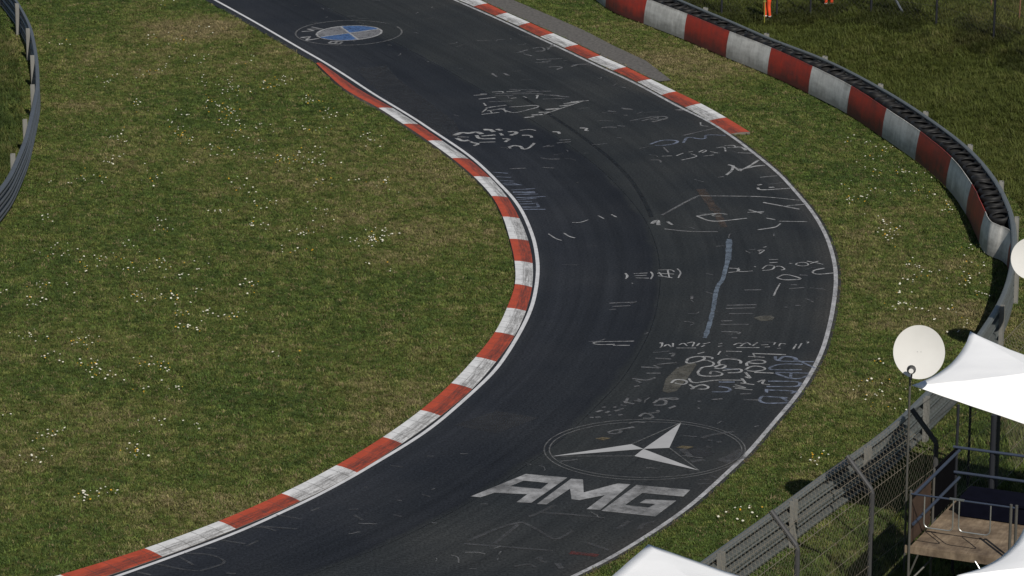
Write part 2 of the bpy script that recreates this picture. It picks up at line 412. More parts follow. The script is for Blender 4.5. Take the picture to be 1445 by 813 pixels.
# --- kerbs
KG = [(446.2,89.2),(486,125),(534.1,152.2),(569.2,175),(604.3,198.7),(637.9,223.2),(668.5,249),(694,276.8),(709.4,305.8),(719.2,337),(726.1,368),(726.6,400.7),(715.4,434.3),(698.6,468.4),(671.2,503.6),(636.7,540.8),(593.6,578.7),(540.4,616.7),(474.7,656.5),(397.4,696.4),(308.5,735.4),(204.1,773.8),(85,811),(-50,848)]
KT = [(452.9,89.2),(504,124.8),(554,153),(590.2,175.8),(624.2,199.3),(661.1,224.6),(691.4,250.9),(716.1,279.1),(733,308.7),(745.4,340.1),(751.6,372),(750.7,405.8),(742.1,439.4),(726.1,474.4),(700,511),(666.3,549.4),(621.7,587.3),(567,626.5),(503.6,667.3),(423.9,707.8),(332.8,746.8),(229.3,786.3),(112,826),(-20,866)]
RT = [(574,-30),(605,-17),(637,-4),(668.4,9.4),(699.5,22.8),(731.3,37.1),(762.5,52.2),(796.4,67.8),(829.4,83.5),(865.2,99.8),(899.3,116),(933.5,134.5),(966.7,151.8),(1000.8,170.8),(1031.2,189.3)]
RO = [(598,-34),(628,-21),(658,-8.5),(687.8,4.8),(716.1,18),(748,32.1),(781.2,47.1),(815.8,63),(847.7,78.6),(883.7,94.6),(918.7,111.8),(953.8,129),(988.8,145.9),(1024.8,165.9),(1058,186.2)]
def kerb(name, T, O, first_red, merge_first=False):
    """raised block kerb: T = edge by the track, O = edge by the grass, one entry per colour change"""
    T = [np.array(at(*p)) for p in T]; O = [np.array(at(*p, .07)) for p in O]
    sub = 6
    ts = spline_n(T, sub); os_ = spline_n(O, sub)
    vs = []; uv = []; fs = []; mi = []; run = 0
    prof = [(0, -.03), (0.0, .012), (.35, .045), (.7, .066), (1.0, .07), (1.04, -.06)]
    for i, (a, b) in enumerate(zip(ts, os_)):
        if i: run += np.linalg.norm((a + b - ts[i - 1] - os_[i - 1]) / 2)
        for u, z in prof:
            p = a * (1 - u) + b * u; vs.append((p[0], p[1], z)); uv.append((min(max(1 - u, 0), 1), run))
    m = len(prof)
    for i in range(len(ts) - 1):
        stripe = i // sub
        if merge_first: stripe = max(0, stripe - 1)
        red = (stripe % 2 == 0) == first_red
        for k in range(m - 1):
            fs.append((i * m + k, i * m + k + 1, (i + 1) * m + k + 1, (i + 1) * m + k)); mi.append(2 if k in (0, m - 2) else (0 if red else 1))
    fs.append(tuple(range(m))); mi.append(2); e = (len(ts) - 1) * m; fs.append(tuple(e + k for k in reversed(range(m)))); mi.append(2)
    me = bpy.data.meshes.new(name); me.from_pydata(vs, [], fs)
    for q in ('kerb_red', 'kerb_white', 'kerb_side'): me.materials.append(M[q])
    me.polygons.foreach_set("material_index", mi)
    ul = me.uv_layers.new(name="UVMap")
    for lp in me.loops: ul.data[lp.index].uv = uv[lp.vertex_index]
    o = link(name, me); tag(o, kind="structure"); recalc(o)
    return np.vstack([[p[:2] for p in ts], [p[:2] for p in os_[::-1]]])
def spline_n(P, sub):
    n = len(P); out = []
    for i in range(n - 1):
        p0 = P[i - 1] if i > 0 else 2 * P[0] - P[1]
        p1, p2 = P[i], P[i + 1]; p3 = P[i + 2] if i + 2 < n else 2 * P[-1] - P[-2]
        for k in range(sub):
            t = k / sub
            out.append(.5 * ((2 * p1) + (-p0 + p2) * t + (2 * p0 - 5 * p1 + 4 * p2 - p3) * t * t + (-p0 + 3 * p1 - 3 * p2 + p3) * t ** 3))
    out.append(P[-1]); return out
kerb_in = kerb("kerb", KT, KG, True, True)
kerb_out = kerb("kerb", RT, RO, False)

# --- paved strip behind the far kerb
PAVE = [(540,-70),(640,-30),(723,0),(784,25.6),(828,45),(864,64),(912,86.4),(947,113.6),(930,115.5),(918.7,111.3),(883.7,94.2),(847.7,78.2),(815.8,62.6),(781.2,46.7),(748,31.7),(716.1,17.6),(687.8,4.4),(658,-9),(598,-34)]
pave_w = np.array(G(PAVE))[:, :2]
mb = MB(); mb.add([(x, y, .012) for x, y in pave_w], [tuple(range(len(pave_w)))])
pv = mb.build("pavement", M['pave']); tag(pv, kind="structure")
bm = bmesh.new(); bm.from_mesh(pv.data); bmesh.ops.triangulate(bm, faces=bm.faces); bm.to_mesh(pv.data); bm.free(); up_normals(pv)

# ------------------------------------------------------------------ terrain
RAIL_TOP = [(860,-42),(920,-17),(985,11),(1036,32),(1090.6,56),(1164,83.8),(1241,123),(1308,164.7),(1369,211),(1407,256),(1417,275),(1427,297),(1432,320),(1433,343),(1431,372),(1425,398),(1413,428),(1386,470),(1352,514),(1311,554),(1260,603.6),(1196,650),(1150,682),(1107.6,714),(1017,778),(994,795),(930,842),(850,900),(760,965),(600,1080)]
RAIL_H = .98
rail = smooth(spline(G(RAIL_TOP, RAIL_H), .4), 8); rail[:, 2] = 0          # travels towards the camera: outside = its left
def terr(P):
    """ground height at points (n,2)"""
    P = np.asarray(P, float)
    d = -dist_poly(P, rail, True)                    # >0 outside the rail
    bump = np.array([mnoise.noise((x * .25, y * .25, 3.1)) for x, y in P])
    far = sstep(1.0, 8.0, d) * 1.5 + sstep(.5, 3, d) * bump * .22
    far = far * sstep(86, 100, P[:, 1])
    near = sstep(3.0, 7.0, d) * sstep(65.5, 47, P[:, 1]) * 5.4 * sstep(90, 60, P[:, 1])
    return far + near
def at_t(px, py):
    z = 0.0
    for _ in range(12):
        p = at(px, py, z); z = float(terr([(p.x, p.y)])[0])
    return at(px, py, z)
xs = np.r_[[-3000, -1200, -500, -200, -90, -50], np.arange(-32, 36.01, .8), [50, 90, 200, 500, 1200, 3000]]
ys = np.r_[[-1000, -300, -60, 0, 20, 32], np.arange(40, 146, .8), [160, 190, 260, 400, 800, 1800, 4000]]
X, Y = np.meshgrid(xs, ys); pts = np.stack([X.ravel(), Y.ravel()], 1)
zz = np.zeros(len(pts)); near_m = (np.abs(pts[:, 0]) < 95) & (pts[:, 1] > -70) & (pts[:, 1] < 270)
zz[near_m] = terr(pts[near_m])
zz += -.035
nx = len(xs)
fs = [(j * nx + i, j * nx + i + 1, (j + 1) * nx + i + 1, (j + 1) * nx + i) for j in range(len(ys) - 1) for i in range(nx - 1)]
me = bpy.data.meshes.new("ground"); me.from_pydata([(a, b, c) for (a, b), c in zip(pts, zz)], [], fs); me.materials.append(M['ground'])
me.polygons.foreach_set("use_smooth", [True] * len(fs))
ground = link("ground", me); tag(ground, kind="structure")

# ------------------------------------------------------------------ paint and chalk on the road
def Z(ox, oy, s): return lambda x, y: (ox + x / s, oy + y / s)
ZA, ZB, ZC, ZD = Z(640,100,5.081), Z(640,230,4.78), Z(880,150,4.517), Z(860,320,4.379)
ZE, ZF, ZG, ZH, ZM = Z(830,460,4.014), Z(640,570,3.284), Z(160,640,3.010), Z(640,0,3.126), Z(400,20,7.225)
def flat(name, polys, mat, z):
    mb = MB()
    for zf, pl in polys:
        p = [at(*zf(x, y)) for x, y in pl]; mb.add([(q.x, q.y, z) for q in p], [tuple(range(len(p)))])
    o = mb.build(name, mat, track)
    bm = bmesh.new(); bm.from_mesh(o.data); bmesh.ops.triangulate(bm, faces=bm.faces, ngon_method='EAR_CLIP'); bm.to_mesh(o.data); bm.free(); up_normals(o)
    return o
def strokes(name, zf, items, mat, z, wd, jit=True):
    mb = MB()
    for k, it in enumerate(items):
        ww = wd
        if isinstance(it, tuple) and isinstance(it[0], list): it, ww = it
        p = np.array([at(*zf(x, y))[:2] for x, y in it])
        if len(p) > 2: p = smooth(spline(p, .06), 2)
        else: p = resample(p, .08)
        if len(p) < 2: p = np.array([at(*zf(*it[0]))[:2], at(*zf(*it[-1]))[:2]])
        W = ww * (.8 if 'graffiti' in name else 1) * (1 + (.35 * np.array([mnoise.noise((q[0] * 3, q[1] * 3, k)) for q in p]) if jit else 0))
        mb.ribbon(p, W, z + .00004 * k)
    o = mb.build(name, mat, track); up_normals(o); return o
# three-pointed star emblem and its ring
ell = lambda cx, cy, a, b, rot, zf, t0=0, t1=360, n=90: [zf(cx + a * math.cos(t) * math.cos(rot) - b * math.sin(t) * math.sin(rot), cy + a * math.cos(t) * math.sin(rot) + b * math.sin(t) * math.cos(rot)) for t in np.radians(np.linspace(t0, t1, n))]
ID = lambda x, y: (x, y)
flat("star_emblem", [(ZF, [(880,210),(1055,88),(1000,205)]), (ZF, [(880,210),(825,188),(455,244)]), (ZF, [(880,210),(838,243),(1137,310)])], M['star'], .008)
strokes("star_outline", ZF, [[(825,188),(1055,88)], [(1000,205),(1137,310)], [(838,243),(455,244)]], M['thin'], .0095, .035, False)
strokes("emblem_ring", ID, [ell(886,214,466,140,0,ZF), ell(890,214,446,129,0,ZF)], M['thin'], .0105, .032, False)
# block letters
A_o = [(80,430),(335,326),(528,343),(360,460),(292,457),(342,420),(190,413),(125,434)]; A_h = [(262,383),(325,357),(440,368),(405,396)]
flat("painted_letter", [(ZF, [(80,430),(335,326),(325,357),(262,383),(190,413),(125,434)]), (ZF, [(335,326),(528,343),(440,368),(325,357)]), (ZF, [(528,343),(360,460),(292,457),(342,420),(405,396),(440,368)]), (ZF, [(190,413),(262,383),(405,396),(342,420)])], M['logo'], .008)
flat("painted_letter", [(ZF, [(387,465),(545,348),(600,352),(603,412),(760,370),(820,374),(680,492),(617,489),(702,424),(585,447),(547,443),(540,394),(432,467)])], M['logo'], .008)
flat("painted_letter", [(ZF, [(685,497),(848,377),(1097,400),(1065,431),(875,414),(795,470),(905,482),(935,466),(862,460),(890,444),(1032,450),(935,523)])], M['logo'], .008)
# round emblem with blue and grey quarters
R0 = -.026
strokes("emblem_ring", ID, [ell(665,193,542,126,R0*.8,ZM,-25,316)], M['thin'], .0105, .06, False)
inner = [ZM(670 + 331*math.cos(t)*1 , 195 + 74*math.sin(t) - 15*math.cos(t)) for t in np.radians(np.arange(0, 360, 4))]
c0 = ZM(672, 195); ang = lambda p: math.degrees(math.atan2((p[1]-195+ (p[0]-670)*15/331)/74, (p[0]-670)/331)) % 360
cuts = [ang((970,155)), ang((760,258)), ang((390,232)), ang((580,130))]        # right, bottom, left, top
def sector(a, b):
    if b < a: b += 360
    return [c0] + [ZM(670 + 331*math.cos(t), 195 + 74*math.sin(t) - 15*math.cos(t)) for t in np.radians(np.linspace(a, b, 24))]
flat("emblem_blue_quarter", [(ID, sector(cuts[3], cuts[0]))], M['blue'], .008)
flat("emblem_blue_quarter", [(ID, sector(cuts[1], cuts[2]))], M['blue'], .008)
flat("emblem_grey_quarter", [(ID, sector(cuts[0], cuts[1]))], M['grey'], .008)
flat("emblem_grey_quarter", [(ID, sector(cuts[2], cuts[3]))], M['grey'], .008)
strokes("emblem_ring", ID, [inner + inner[:1], [ZM(580,128), c0, ZM(760,260)], [ZM(388,233), c0, ZM(975,154)]], M['chalk'], .0105, .075, False)
strokes("emblem_letter", ZM, [[(460,298),(490,281)],[(490,281),(602,283)],[(602,283),(572,308)],[(572,308),(460,298)],[(548,283),(522,304)]], M['logo'], .009, .085, False)
strokes("emblem_letter", ZM, [[(175,240),(272,229)],[(272,229),(232,270)],[(232,270),(362,250)],[(175,240),(270,250)]], M['logo'], .009, .085, False)
strokes("emblem_letter", ZM, [[(185,180),(310,172)],[(310,172),(245,154)],[(245,154),(402,156)],[(402,156),(285,133)]], M['logo'], .009, .085, False)

# chalk writing left by spectators
g = "chalk_graffiti"
strokes(g, ZA, [[(145,178),(240,172)],[(180,205),(300,192)],[(190,170),(240,165)],[(275,155),(350,150),(355,160)],[(380,152),(480,145)],[(410,200),(450,195)],[(500,185),(525,195)],[(590,180),(605,175),(595,200)],[(215,232),(232,252)],[(230,268),(300,258),(380,248)],[(205,300),(240,272)],[(200,315),(330,300)],[(265,290),(275,305)],[(345,275),(380,290),(440,302),(540,280),(610,260),(580,250),(470,258),(400,262)],[(240,290),(370,270)],[(360,275),(375,298)],
 ([(505,338),(580,330)],.13),([(560,320),(640,315)],.16),([(610,300),(690,298)],.16),([(660,280),(760,272)],.16),([(760,255),(850,245)],.14),([(790,238),(900,225)],.14),([(840,225),(970,215)],.1),[(650,312),(930,218)],
 ([(5,465),(60,445),(110,450),(160,440),(205,455)],.2),([(20,485),(70,505),(110,500)],.18),[(30,475),(110,478)],([(165,465),(190,488),(300,488)],.14),([(200,470),(300,462)],.14),([(120,510),(150,520),(180,525),(145,540)],.14),[(185,515),(300,512)],([(215,425),(260,425),(290,440)],.2),([(310,420),(345,430)],.17),([(335,450),(350,465)],.14),([(390,440),(440,438),(450,450),(410,465)],.16),([(350,490),(400,490),(370,512)],.14),[(475,430),(540,422),(590,430)],([(490,465),(550,465),(560,480)],.14),([(400,550),(430,538),(480,545),(500,565),(540,555),(580,520)],.12),([(395,545),(410,560)],.1),([(710,440),(750,440),(760,455)],.12),([(905,412),(960,415),(940,430),(970,432)],.1)], M['chalk'], .010, .07)
strokes(g, ZA, [[(400,135),(590,140)],[(520,150),(700,148)],[(600,170),(830,190)],[(690,175),(760,180)],[(640,550),(690,535)],[(670,548),(720,540)],[(740,520),(840,510)],[(760,500),(840,495)],[(1060,412),(1110,405),(1170,408)],[(1175,395),(1230,400)],[(1105,292),(1160,296)],[(1215,275),(1285,280)],[(1220,320),(1250,322)],[(400,705),(520,700)],[(640,695),(720,700)],[(620,625),(680,635),(760,635)],[(275,25),(310,45)],[(360,20),(385,35)],[(300,165),(560,160)],[(300,180),(430,178)],[(250,225),(420,218)],[(420,170),(640,165)],[(640,205),(800,200)]], M['faint'], .0105, .08)
strokes(g, ZB, [[(265,65),(370,72)],[(290,95),(390,100)],[(310,120),(410,125)],[(330,140),(400,138),(440,150)],[(340,150),(460,150)],[(390,185),(550,175)],([(400,200),(550,200)],.22),[(410,215),(570,212)],[(420,235),(500,235),(620,228)],[(430,250),(560,240)],[(440,262),(530,262)],([(450,280),(560,275)],.16),[(460,300),(570,300)],[(470,315),(620,315)],[(560,270),(575,300)]], M['bchalk'], .010, .09)
strokes(g, ZB, [[(640,480),(690,512),(730,525)],[(745,475),(780,498),(820,508)],[(800,403),(850,404),(910,385)],[(975,358),(1015,378)],[(1065,350),(1100,368)],[(1160,745),(1175,765),(1160,785)]], M['chalk'], .0105, .06)
strokes(g, ZC, [[(330,25),(420,22)],[(490,105),(495,125),(540,130)],[(245,320),(310,318)],[(335,318),(380,300)],[(370,345),(465,322),(430,305)],[(410,295),(440,290)],[(480,295),(510,280),(530,285),(500,298)],[(550,290),(600,300)],[(590,268),(640,262),(650,290)],[(640,255),(700,250),(710,262),(660,265)],([(700,265),(750,262),(780,282)],.12),[(510,320),(575,312)],[(730,298),(830,302)],([(665,375),(690,380),(745,415),(740,400)],.1),([(700,380),(690,410),(655,440)],.1),([(740,410),(790,390),(860,345)],.1),([(790,398),(830,385),(900,378)],.12),[(870,455),(980,445)],([(855,505),(880,500)],.12),([(855,520),(880,535),(1060,525)],.1),([(925,520),(960,518)],.12),[(470,573),(700,575),(900,580),(1130,602)],([(890,615),(1120,658)],.1),[(1040,636),(1150,628)],([(790,678),(895,675)],.1),([(800,662),(880,685)],.1),([(465,702),(600,685),(660,692)],.09),([(465,702),(575,735),(785,716)],.09),[(600,685),(560,700),(620,703)],([(910,715),(965,725)],.08),[(990,735),(1170,738)],[(855,790),(960,775),(1000,750)],([(180,750),(215,728),(222,760)],.14),([(280,738),(310,758)],.1)], M['chalk'], .010, .06)
strokes(g, ZC, [([(245,695),(310,660),(390,615),(470,575)],.1),[(380,188),(590,140)],[(255,265),(285,295)],[(160,345),(230,345),(235,360)],[(600,455),(640,450)],[(265,785),(430,800),(600,802)],[(40,95),(210,65),(215,80)],[(180,100),(275,80)],[(0,20),(50,18)]], M['faint'], .0105, .07)
strokes(g, ZC, [[(170,245),(200,232),(260,218),(340,222),(330,238),(270,250),(200,252)],[(380,235),(410,200),(480,210),(520,208),(530,185),(650,188)]], M['bchalk'], .011, .10)
strokes("road_stain", ZC, [([(490,530),(540,600),(590,670)],.28),([(590,670),(640,770)],.2)], M['brown'], .0065, .2)
strokes("painted_stripe", ZD, [([(740,78),(736,130),(732,200),(715,270),(698,330),(672,365),(655,420),(648,470),(630,560),(600,660),(588,688)],.12),([(740,85),(734,205)],.17)], M['bstripe'], .0085, .2)
strokes(g, ZD, [[(340,15),(480,30),(670,33)],[(915,20),(970,12),(1035,2)],[(95,292),(108,300),(105,320)],[(150,292),(235,288)],[(155,305),(230,302)],[(160,318),(245,320)],[(255,280),(268,300),(255,325)],[(300,270),(380,268),(400,280)],[(295,290),(400,295)],[(300,305),(390,318)],[(305,282),(330,312)],[(360,270),(370,315)],[(420,262),(440,285),(425,318)],
 [(735,285),(790,278),(800,262),(740,258)],[(800,255),(790,275),(820,280),(885,275)],[(893,248),(905,250)],[(945,262),(975,240),(1020,245),(1000,268),(945,272)],[(1030,248),(1055,245),(1085,265),(1060,270)],([(1110,228),(1130,230)],.09),[(1150,235),(1180,245),(1230,240),(1210,222),(1165,225),(1150,235)],[(1220,215),(1280,225),(1320,235)],[(1240,230),(1290,215)],([(1035,318),(1080,330),(1185,325),(1110,300),(1070,300),(1035,318)],.08),([(1330,258),(1270,270),(1255,285),(1290,296),(1410,285)],.08),[(1055,352),(1030,395),(1015,430)],[(985,205),(1045,205)],[(990,225),(1040,222)],[(950,130),(970,125)],[(915,150),(960,145),(925,170)]], M['chalk'], .010, .055)
strokes(g, ZD, [[(1175,300),(1225,303)],[(1110,385),(1205,378)],[(1120,360),(1160,362)],[(835,393),(940,392)],[(510,430),(508,450)],[(725,488),(910,484)],[(720,508),(900,503)],[(740,540),(885,538)],[(690,585),(760,583)],[(685,607),(860,605)],[(690,650),(810,655),(790,665)],[(755,688),(790,690)],[(0,475),(165,468)],[(20,495),(130,490)],[(0,515),(40,512)],[(1150,490),(1180,488)],[(1080,500),(1100,498)]], M['faint'], .0105, .085)
strokes(g, ZE, [[(25,100),(60,92),(260,88)],[(30,102),(60,108),(150,106)],[(140,112),(235,112)],[(405,100),(420,95),(415,120),(405,125)],[(430,118),(450,105),(470,122)],[(480,100),(480,120)],[(515,110),(540,98),(560,115)],[(500,127),(610,127)],[(560,100),(600,92),(590,118)],[(615,115),(630,100)],[(650,105),(690,95)],[(640,120),(660,112)],[(740,105),(760,100)],[(735,118),(760,115)],[(825,110),(850,98),(880,105)],[(860,118),(900,95),(920,110)],[(930,115),(960,95)],[(840,125),(970,125)],[(980,110),(1020,108)],[(1000,122),(1030,120)],[(1050,110),(1060,95)],[(1080,118),(1090,100),(1120,105)],[(1070,130),(1090,128)],[(1160,135),(1180,105)],[(1190,130),(1210,100)],[(1235,90),(1255,92),(1240,100)],
 [(620,160),(660,150)],[(735,165),(750,145)],[(780,145),(870,148)],([(930,158),(1120,165)],.08),([(555,205),(570,185),(620,175),(660,180),(650,195),(600,210),(560,215),(555,205)],.08),([(650,175),(705,180),(700,190)],.08),([(620,265),(650,235),(700,230),(710,210),(660,195),(620,205)],.08),([(620,265),(640,285),(740,285),(760,270),(700,258),(690,275)],.08),([(860,215),(865,200),(820,190),(760,192),(738,210),(750,225)],.09),([(715,235),(760,220),(780,230),(750,245),(715,240)],.08),([(760,255),(860,245),(860,265),(790,268)],.08),[(905,175),(1000,180)],[(935,160),(945,180)],([(900,230),(900,210),(950,195),(1000,200),(995,215),(940,215),(905,210)],.08),([(890,250),(930,230),(990,235),(1000,250),(940,260),(900,255)],.08),([(890,265),(920,300),(890,290)],.08),([(940,265),(1050,270)],.08),([(860,325),(940,335)],.08),([(870,300),(890,325)],.08),([(960,320),(1000,305),(985,330),(1030,335)],.08),([(470,325),(500,305),(560,315),(540,335),(490,325)],.08),([(570,300),(600,325),(720,310),(880,310)],.08),([(575,335),(600,355),(580,360)],.08),([(600,350),(640,335),(680,345),(670,360),(620,360)],.08),[(820,345),(900,355),(830,335)],[(830,355),(930,365)]], M['chalk'], .010, .055)
strokes(g, ZE, [[(1060,175),(1080,200),(1280,205)],[(1075,200),(1110,175),(1180,185),(1170,200)],[(1160,185),(1285,240)],[(1215,220),(1100,218),(1035,235),(1040,250),(1210,250)],[(1060,265),(1250,270)],[(1060,270),(1140,298),(1200,300),(1250,280)],[(1150,270),(1145,298)],[(1020,315),(1180,318),(1200,330),(1175,345),(1010,345)],[(1000,365),(1150,370),(1180,380)],[(1010,360),(1010,380)],[(1150,385),(1185,370)],[(985,400),(1130,410)],[(985,400),(970,425),(1010,440),(1130,438)],[(1100,410),(1130,430)],[(700,375),(790,375),(800,355),(740,345)],[(740,320),(830,320)],[(770,245),(850,250)]], M['bchalk'], .0105, .10)
strokes(g, ZE, [[(880,420),(970,422)],[(860,388),(925,385)],[(460,160),(490,155),(475,175)],[(390,220),(500,210)],[(300,235),(400,240)],[(330,270),(410,270)],[(370,225),(410,240)],[(250,300),(330,310),(380,295)],[(260,345),(290,340)],[(270,310),(300,325)],[(380,185),(470,190)],[(370,450),(430,450),(440,425),(400,420),(370,440)],[(400,415),(500,410),(500,420),(440,415)],[(290,515),(320,495),(360,510),(365,525),(310,525)],[(330,500),(400,490),(390,480)],[(230,555),(270,545),(320,550)],[(110,605),(160,590),(190,600),(150,615),(115,608)],[(170,590),(260,575)],[(455,470),(495,455)],[(45,490),(80,480)],[(80,465),(100,460)],[(100,495),(120,485)],[(145,465),(160,460)],[(150,485),(200,470)],[(185,450),(215,455)],[(200,430),(260,445)],[(210,440),(225,410)],[(260,425),(300,430)],[(280,415),(300,425)],[(40,520),(70,518)],[(170,508),(195,505)],[(10,520),(30,522)],[(115,510),(130,505)],[(620,430),(640,428)],[(620,470),(632,468)],[(700,420),(760,415)]], M['faint'], .011, .09)
flat("repair_patch", [(ZE, [(420,370),(440,300),(500,240),(600,205),(615,220),(560,300),(500,370),(450,380)]), (ZD, [(890,565),(930,553),(1000,550),(1020,562),(1005,580),(940,585)])], M['tan'], .0065)
flat("worn_patch", [(ID, [(503,97),(545,93),(562,112),(600,140),(642,172),(655,198),(622,190),(585,166),(548,140),(520,118)]), (ID, [(640,600),(700,580),(760,590),(700,612)]), (ID, [(960,640),(985,632),(1010,640),(985,650)])], M['lite'], .0055)
flat("yellow_patch", [(ZF, [(655,162),(690,155),(730,160),(695,170)]), (ZF, [(1030,203),(1060,195),(1115,200),(1080,210)])], M['yell'], .0085)
strokes(g, ZF, [[(350,525),(400,505),(470,470)],[(400,505),(550,515),(700,530)],[(50,650),(460,682)],[(190,650),(300,560)],[(60,640),(230,570),(320,550)],[(620,645),(720,680)],[(760,580),(815,545)],[(860,585),(880,560),(930,548)],[(1140,355),(1190,352)],[(1130,375),(1190,370)],[(1190,335),(1220,345)],([(1150,160),(1200,145),(1300,130)],.14),([(1060,210),(1100,250)],.2),([(1100,270),(1160,260)],.2),([(1240,270),(1330,240)],.5),([(1280,255),(1340,215)],.3),[(1180,170),(1200,172)],[(1220,180),(1240,176)],[(1170,200),(1195,205)]], M['ghost'], .011, .11)
strokes(g, ZF, [([(320,550),(380,580),(430,610),(470,630),(520,610),(550,590)],.09),([(380,720),(410,710),(400,730),(430,735)],.09),[(280,755),(350,745),(380,760)],([(480,740),(500,765)],.16)], M['ghost'], .0115, .08)
strokes(g, ZF, [([(540,690),(670,705)],.25)], M['redp'], .010, .2)
strokes(g, ZG, [[(690,262),(800,280)],[(840,245),(875,232)],([(1020,262),(1060,285)],.1),([(1190,262),(1225,270)],.1),[(1310,175),(1345,185)],([(1205,200),(1225,202)],.1),[(1175,52),(1230,60)],[(1065,145),(1080,145)],[(590,315),(640,315),(690,330)],[(460,370),(560,385)],[(565,395),(615,372)],[(620,310),(780,322)],[(280,440),(340,475)],[(300,425),(400,430),(460,450),(465,470),(370,500)],[(180,470),(300,495),(360,500)],[(100,505),(160,518)],[(480,510),(520,512)],[(1000,240),(1040,238)],[(1330,12),(1360,14)],[(390,403),(440,405)]], M['ghost'], .010, .08)
strokes(g, ZH, [[(290,232),(330,220)],[(310,240),(345,248)],[(350,215),(390,210),(400,225),(360,228)],[(410,212),(455,205)],[(415,220),(440,195)],[(365,265),(480,260)],[(390,275),(430,270)],[(420,298),(455,295),(480,300),(455,308)],[(520,295),(560,285),(610,290)],[(520,290),(600,280)],[(170,325),(190,340)],[(225,325),(245,335)],[(680,490),(715,495)],[(740,478),(790,485)],[(830,535),(920,515),(940,525),(870,530)],[(880,540),(940,525)],[(730,385),(760,388)],[(980,487),(1020,490)]], M['faint'], .0115, .09)

mb = MB(); scr = np.random.default_rng(11)
for k in range(130):
    i = int(scr.integers(20, N - 8)); u = float(np.clip(scr.beta(2.6, 1.6), .12, .94)); p = le[i] * (1 - u) + re_[i] * u
    a = scr.normal(0, .35) + (math.pi / 2 if scr.random() < .25 else 0); L_ = scr.uniform(.10, .55); q = [p[:2]]
    for j in range(5):
        a += scr.normal(0, .35); q.append(q[-1] + np.array([math.cos(a), math.sin(a)]) * L_ / 5)
    mb.ribbon(np.array(q), scr.uniform(.015, .04), .0125 + .00001 * k)
o = mb.build("chalk_scratches", M['faint'], track); up_normals(o); o["kind"] = "stuff"

# ------------------------------------------------------------------ guardrails
BEAM = [(-.012,0),(.00,.02),(.095,.05),(.095,.085),(.012,.11),(.012,.15),(.095,.175),(.095,.21),(.00,.24),(-.012,.26)]
BEAM_DEEP = [(-.03,0),(-.045,.05),(-.03,.095),(.12,.11),(.12,.24),(-.03,.25),(-.045,.28),(-.03,.305)]
def beam_profile(sgn, z0, BEAM=BEAM):
    """W-beam, bulging to side sgn"""
    o = [(sgn * d, z0 + z) for d, z in BEAM]; i = [(sgn * (d - .008), z0 + z) for d, z in BEAM]
    return o + i[::-1]
def guardrail(label, path, bulge, post_pts, post_side, mat, pmat, top_cap, psz=(.13, .17), zt=1.06, zs=None):
    t = thing("guardrail", label, "guardrail", (float(path[len(path)//2][0]), float(path[len(path)//2][1]), 0))
    for z0 in ((.04, .35, .66) if top_cap else (.05, .37, .69)):
        mb = MB(); mb.sweep(path, beam_profile(bulge, z0, BEAM_DEEP if top_cap else BEAM)); o = mb.build("beam", mat, t, True); recalc(o)
        o.data.set_sharp_from_angle(angle=math.radians(28))
    if top_cap:
        mb = MB(); mb.sweep(path, [(-.035, .94), (-.035, .985), (.0, 1.01), (.07, 1.01), (.10, .985), (.10, .94)]); o = mb.build("top_rail", mat, t); recalc(o)
    nn = normals2(path)
    for p in post_pts:
        i = int(np.argmin(np.linalg.norm(path[:, :2] - np.array(p[:2]), axis=1)))
        c = path[i][:2] + nn[i] * post_side * .10; T = Vector((-nn[i][1], nn[i][0], 0)); Nn = Vector((nn[i][0], nn[i][1], 0))
        zb = float(terr([c])[0]) - .2
        mb = MB(); h = zt - zb
        # channel post: wide outer plate with two flanges towards the beams
        cc = Vector((c[0], c[1], zb + h / 2)); sd = post_side
        mb.box(cc + Nn * sd * psz[0] / 2, .014, psz[1], h, Nn, T)
        for k in (-1, 1): mb.box(cc + T * k * (psz[1] / 2 - .007) - Nn * sd * .009, psz[0] - .004, .012, h - .006, Nn, T)
        mb.build("post", pmat, t)
    return t
# right-hand rail: path travels towards the camera, outside (spectators) is its left side
rp = [(930,-13),(1004,14),(1082.6,49.6),(1162.5,82.5),(1239.3,121),(1307.5,162.5),(1369,209.5),(1413.7,258),(1431,312),(1430,375),(1411,434),(1365,498),(1303,560),(1215,634),(1112,709),(1005,785)]
rail_v = rail[(rail[:, 1] < 128) & (rail[:, 1] > 52)]
guardrail("long galvanised steel guardrail running behind the tyre barrier and down past the scaffold", rail_v, 1, [at(x, y, RAIL_H) for x, y in rp], -1, M['galv'], M['post'], True, (.10, .17), zt=1.05)
LR = [(-60,-92),(-10,-40),(8,-18),(22,0),(39,31),(45.5,55),(50,83),(51.5,111),(50,128),(42,165),(35,193),(25.7,216.5),(11.7,247),(0,263),(-25,292),(-60,328)]
lrail = smooth(spline(G(LR, .98), .4), 4); lrail[:, 2] = 0
lp = [(6,-32),(20.5,4.6),(36.5,39.7),(45.5,79),(45.5,122),(36.5,168),(18.5,218),(-8,268)]
guardrail("curved blue grey steel guardrail with pale posts at the left edge of the grass", lrail, -1, [at(x, y, 1.08) for x, y in lp], 1, M['galv_b'], M['post'], False, (.12, .17), 1.10)

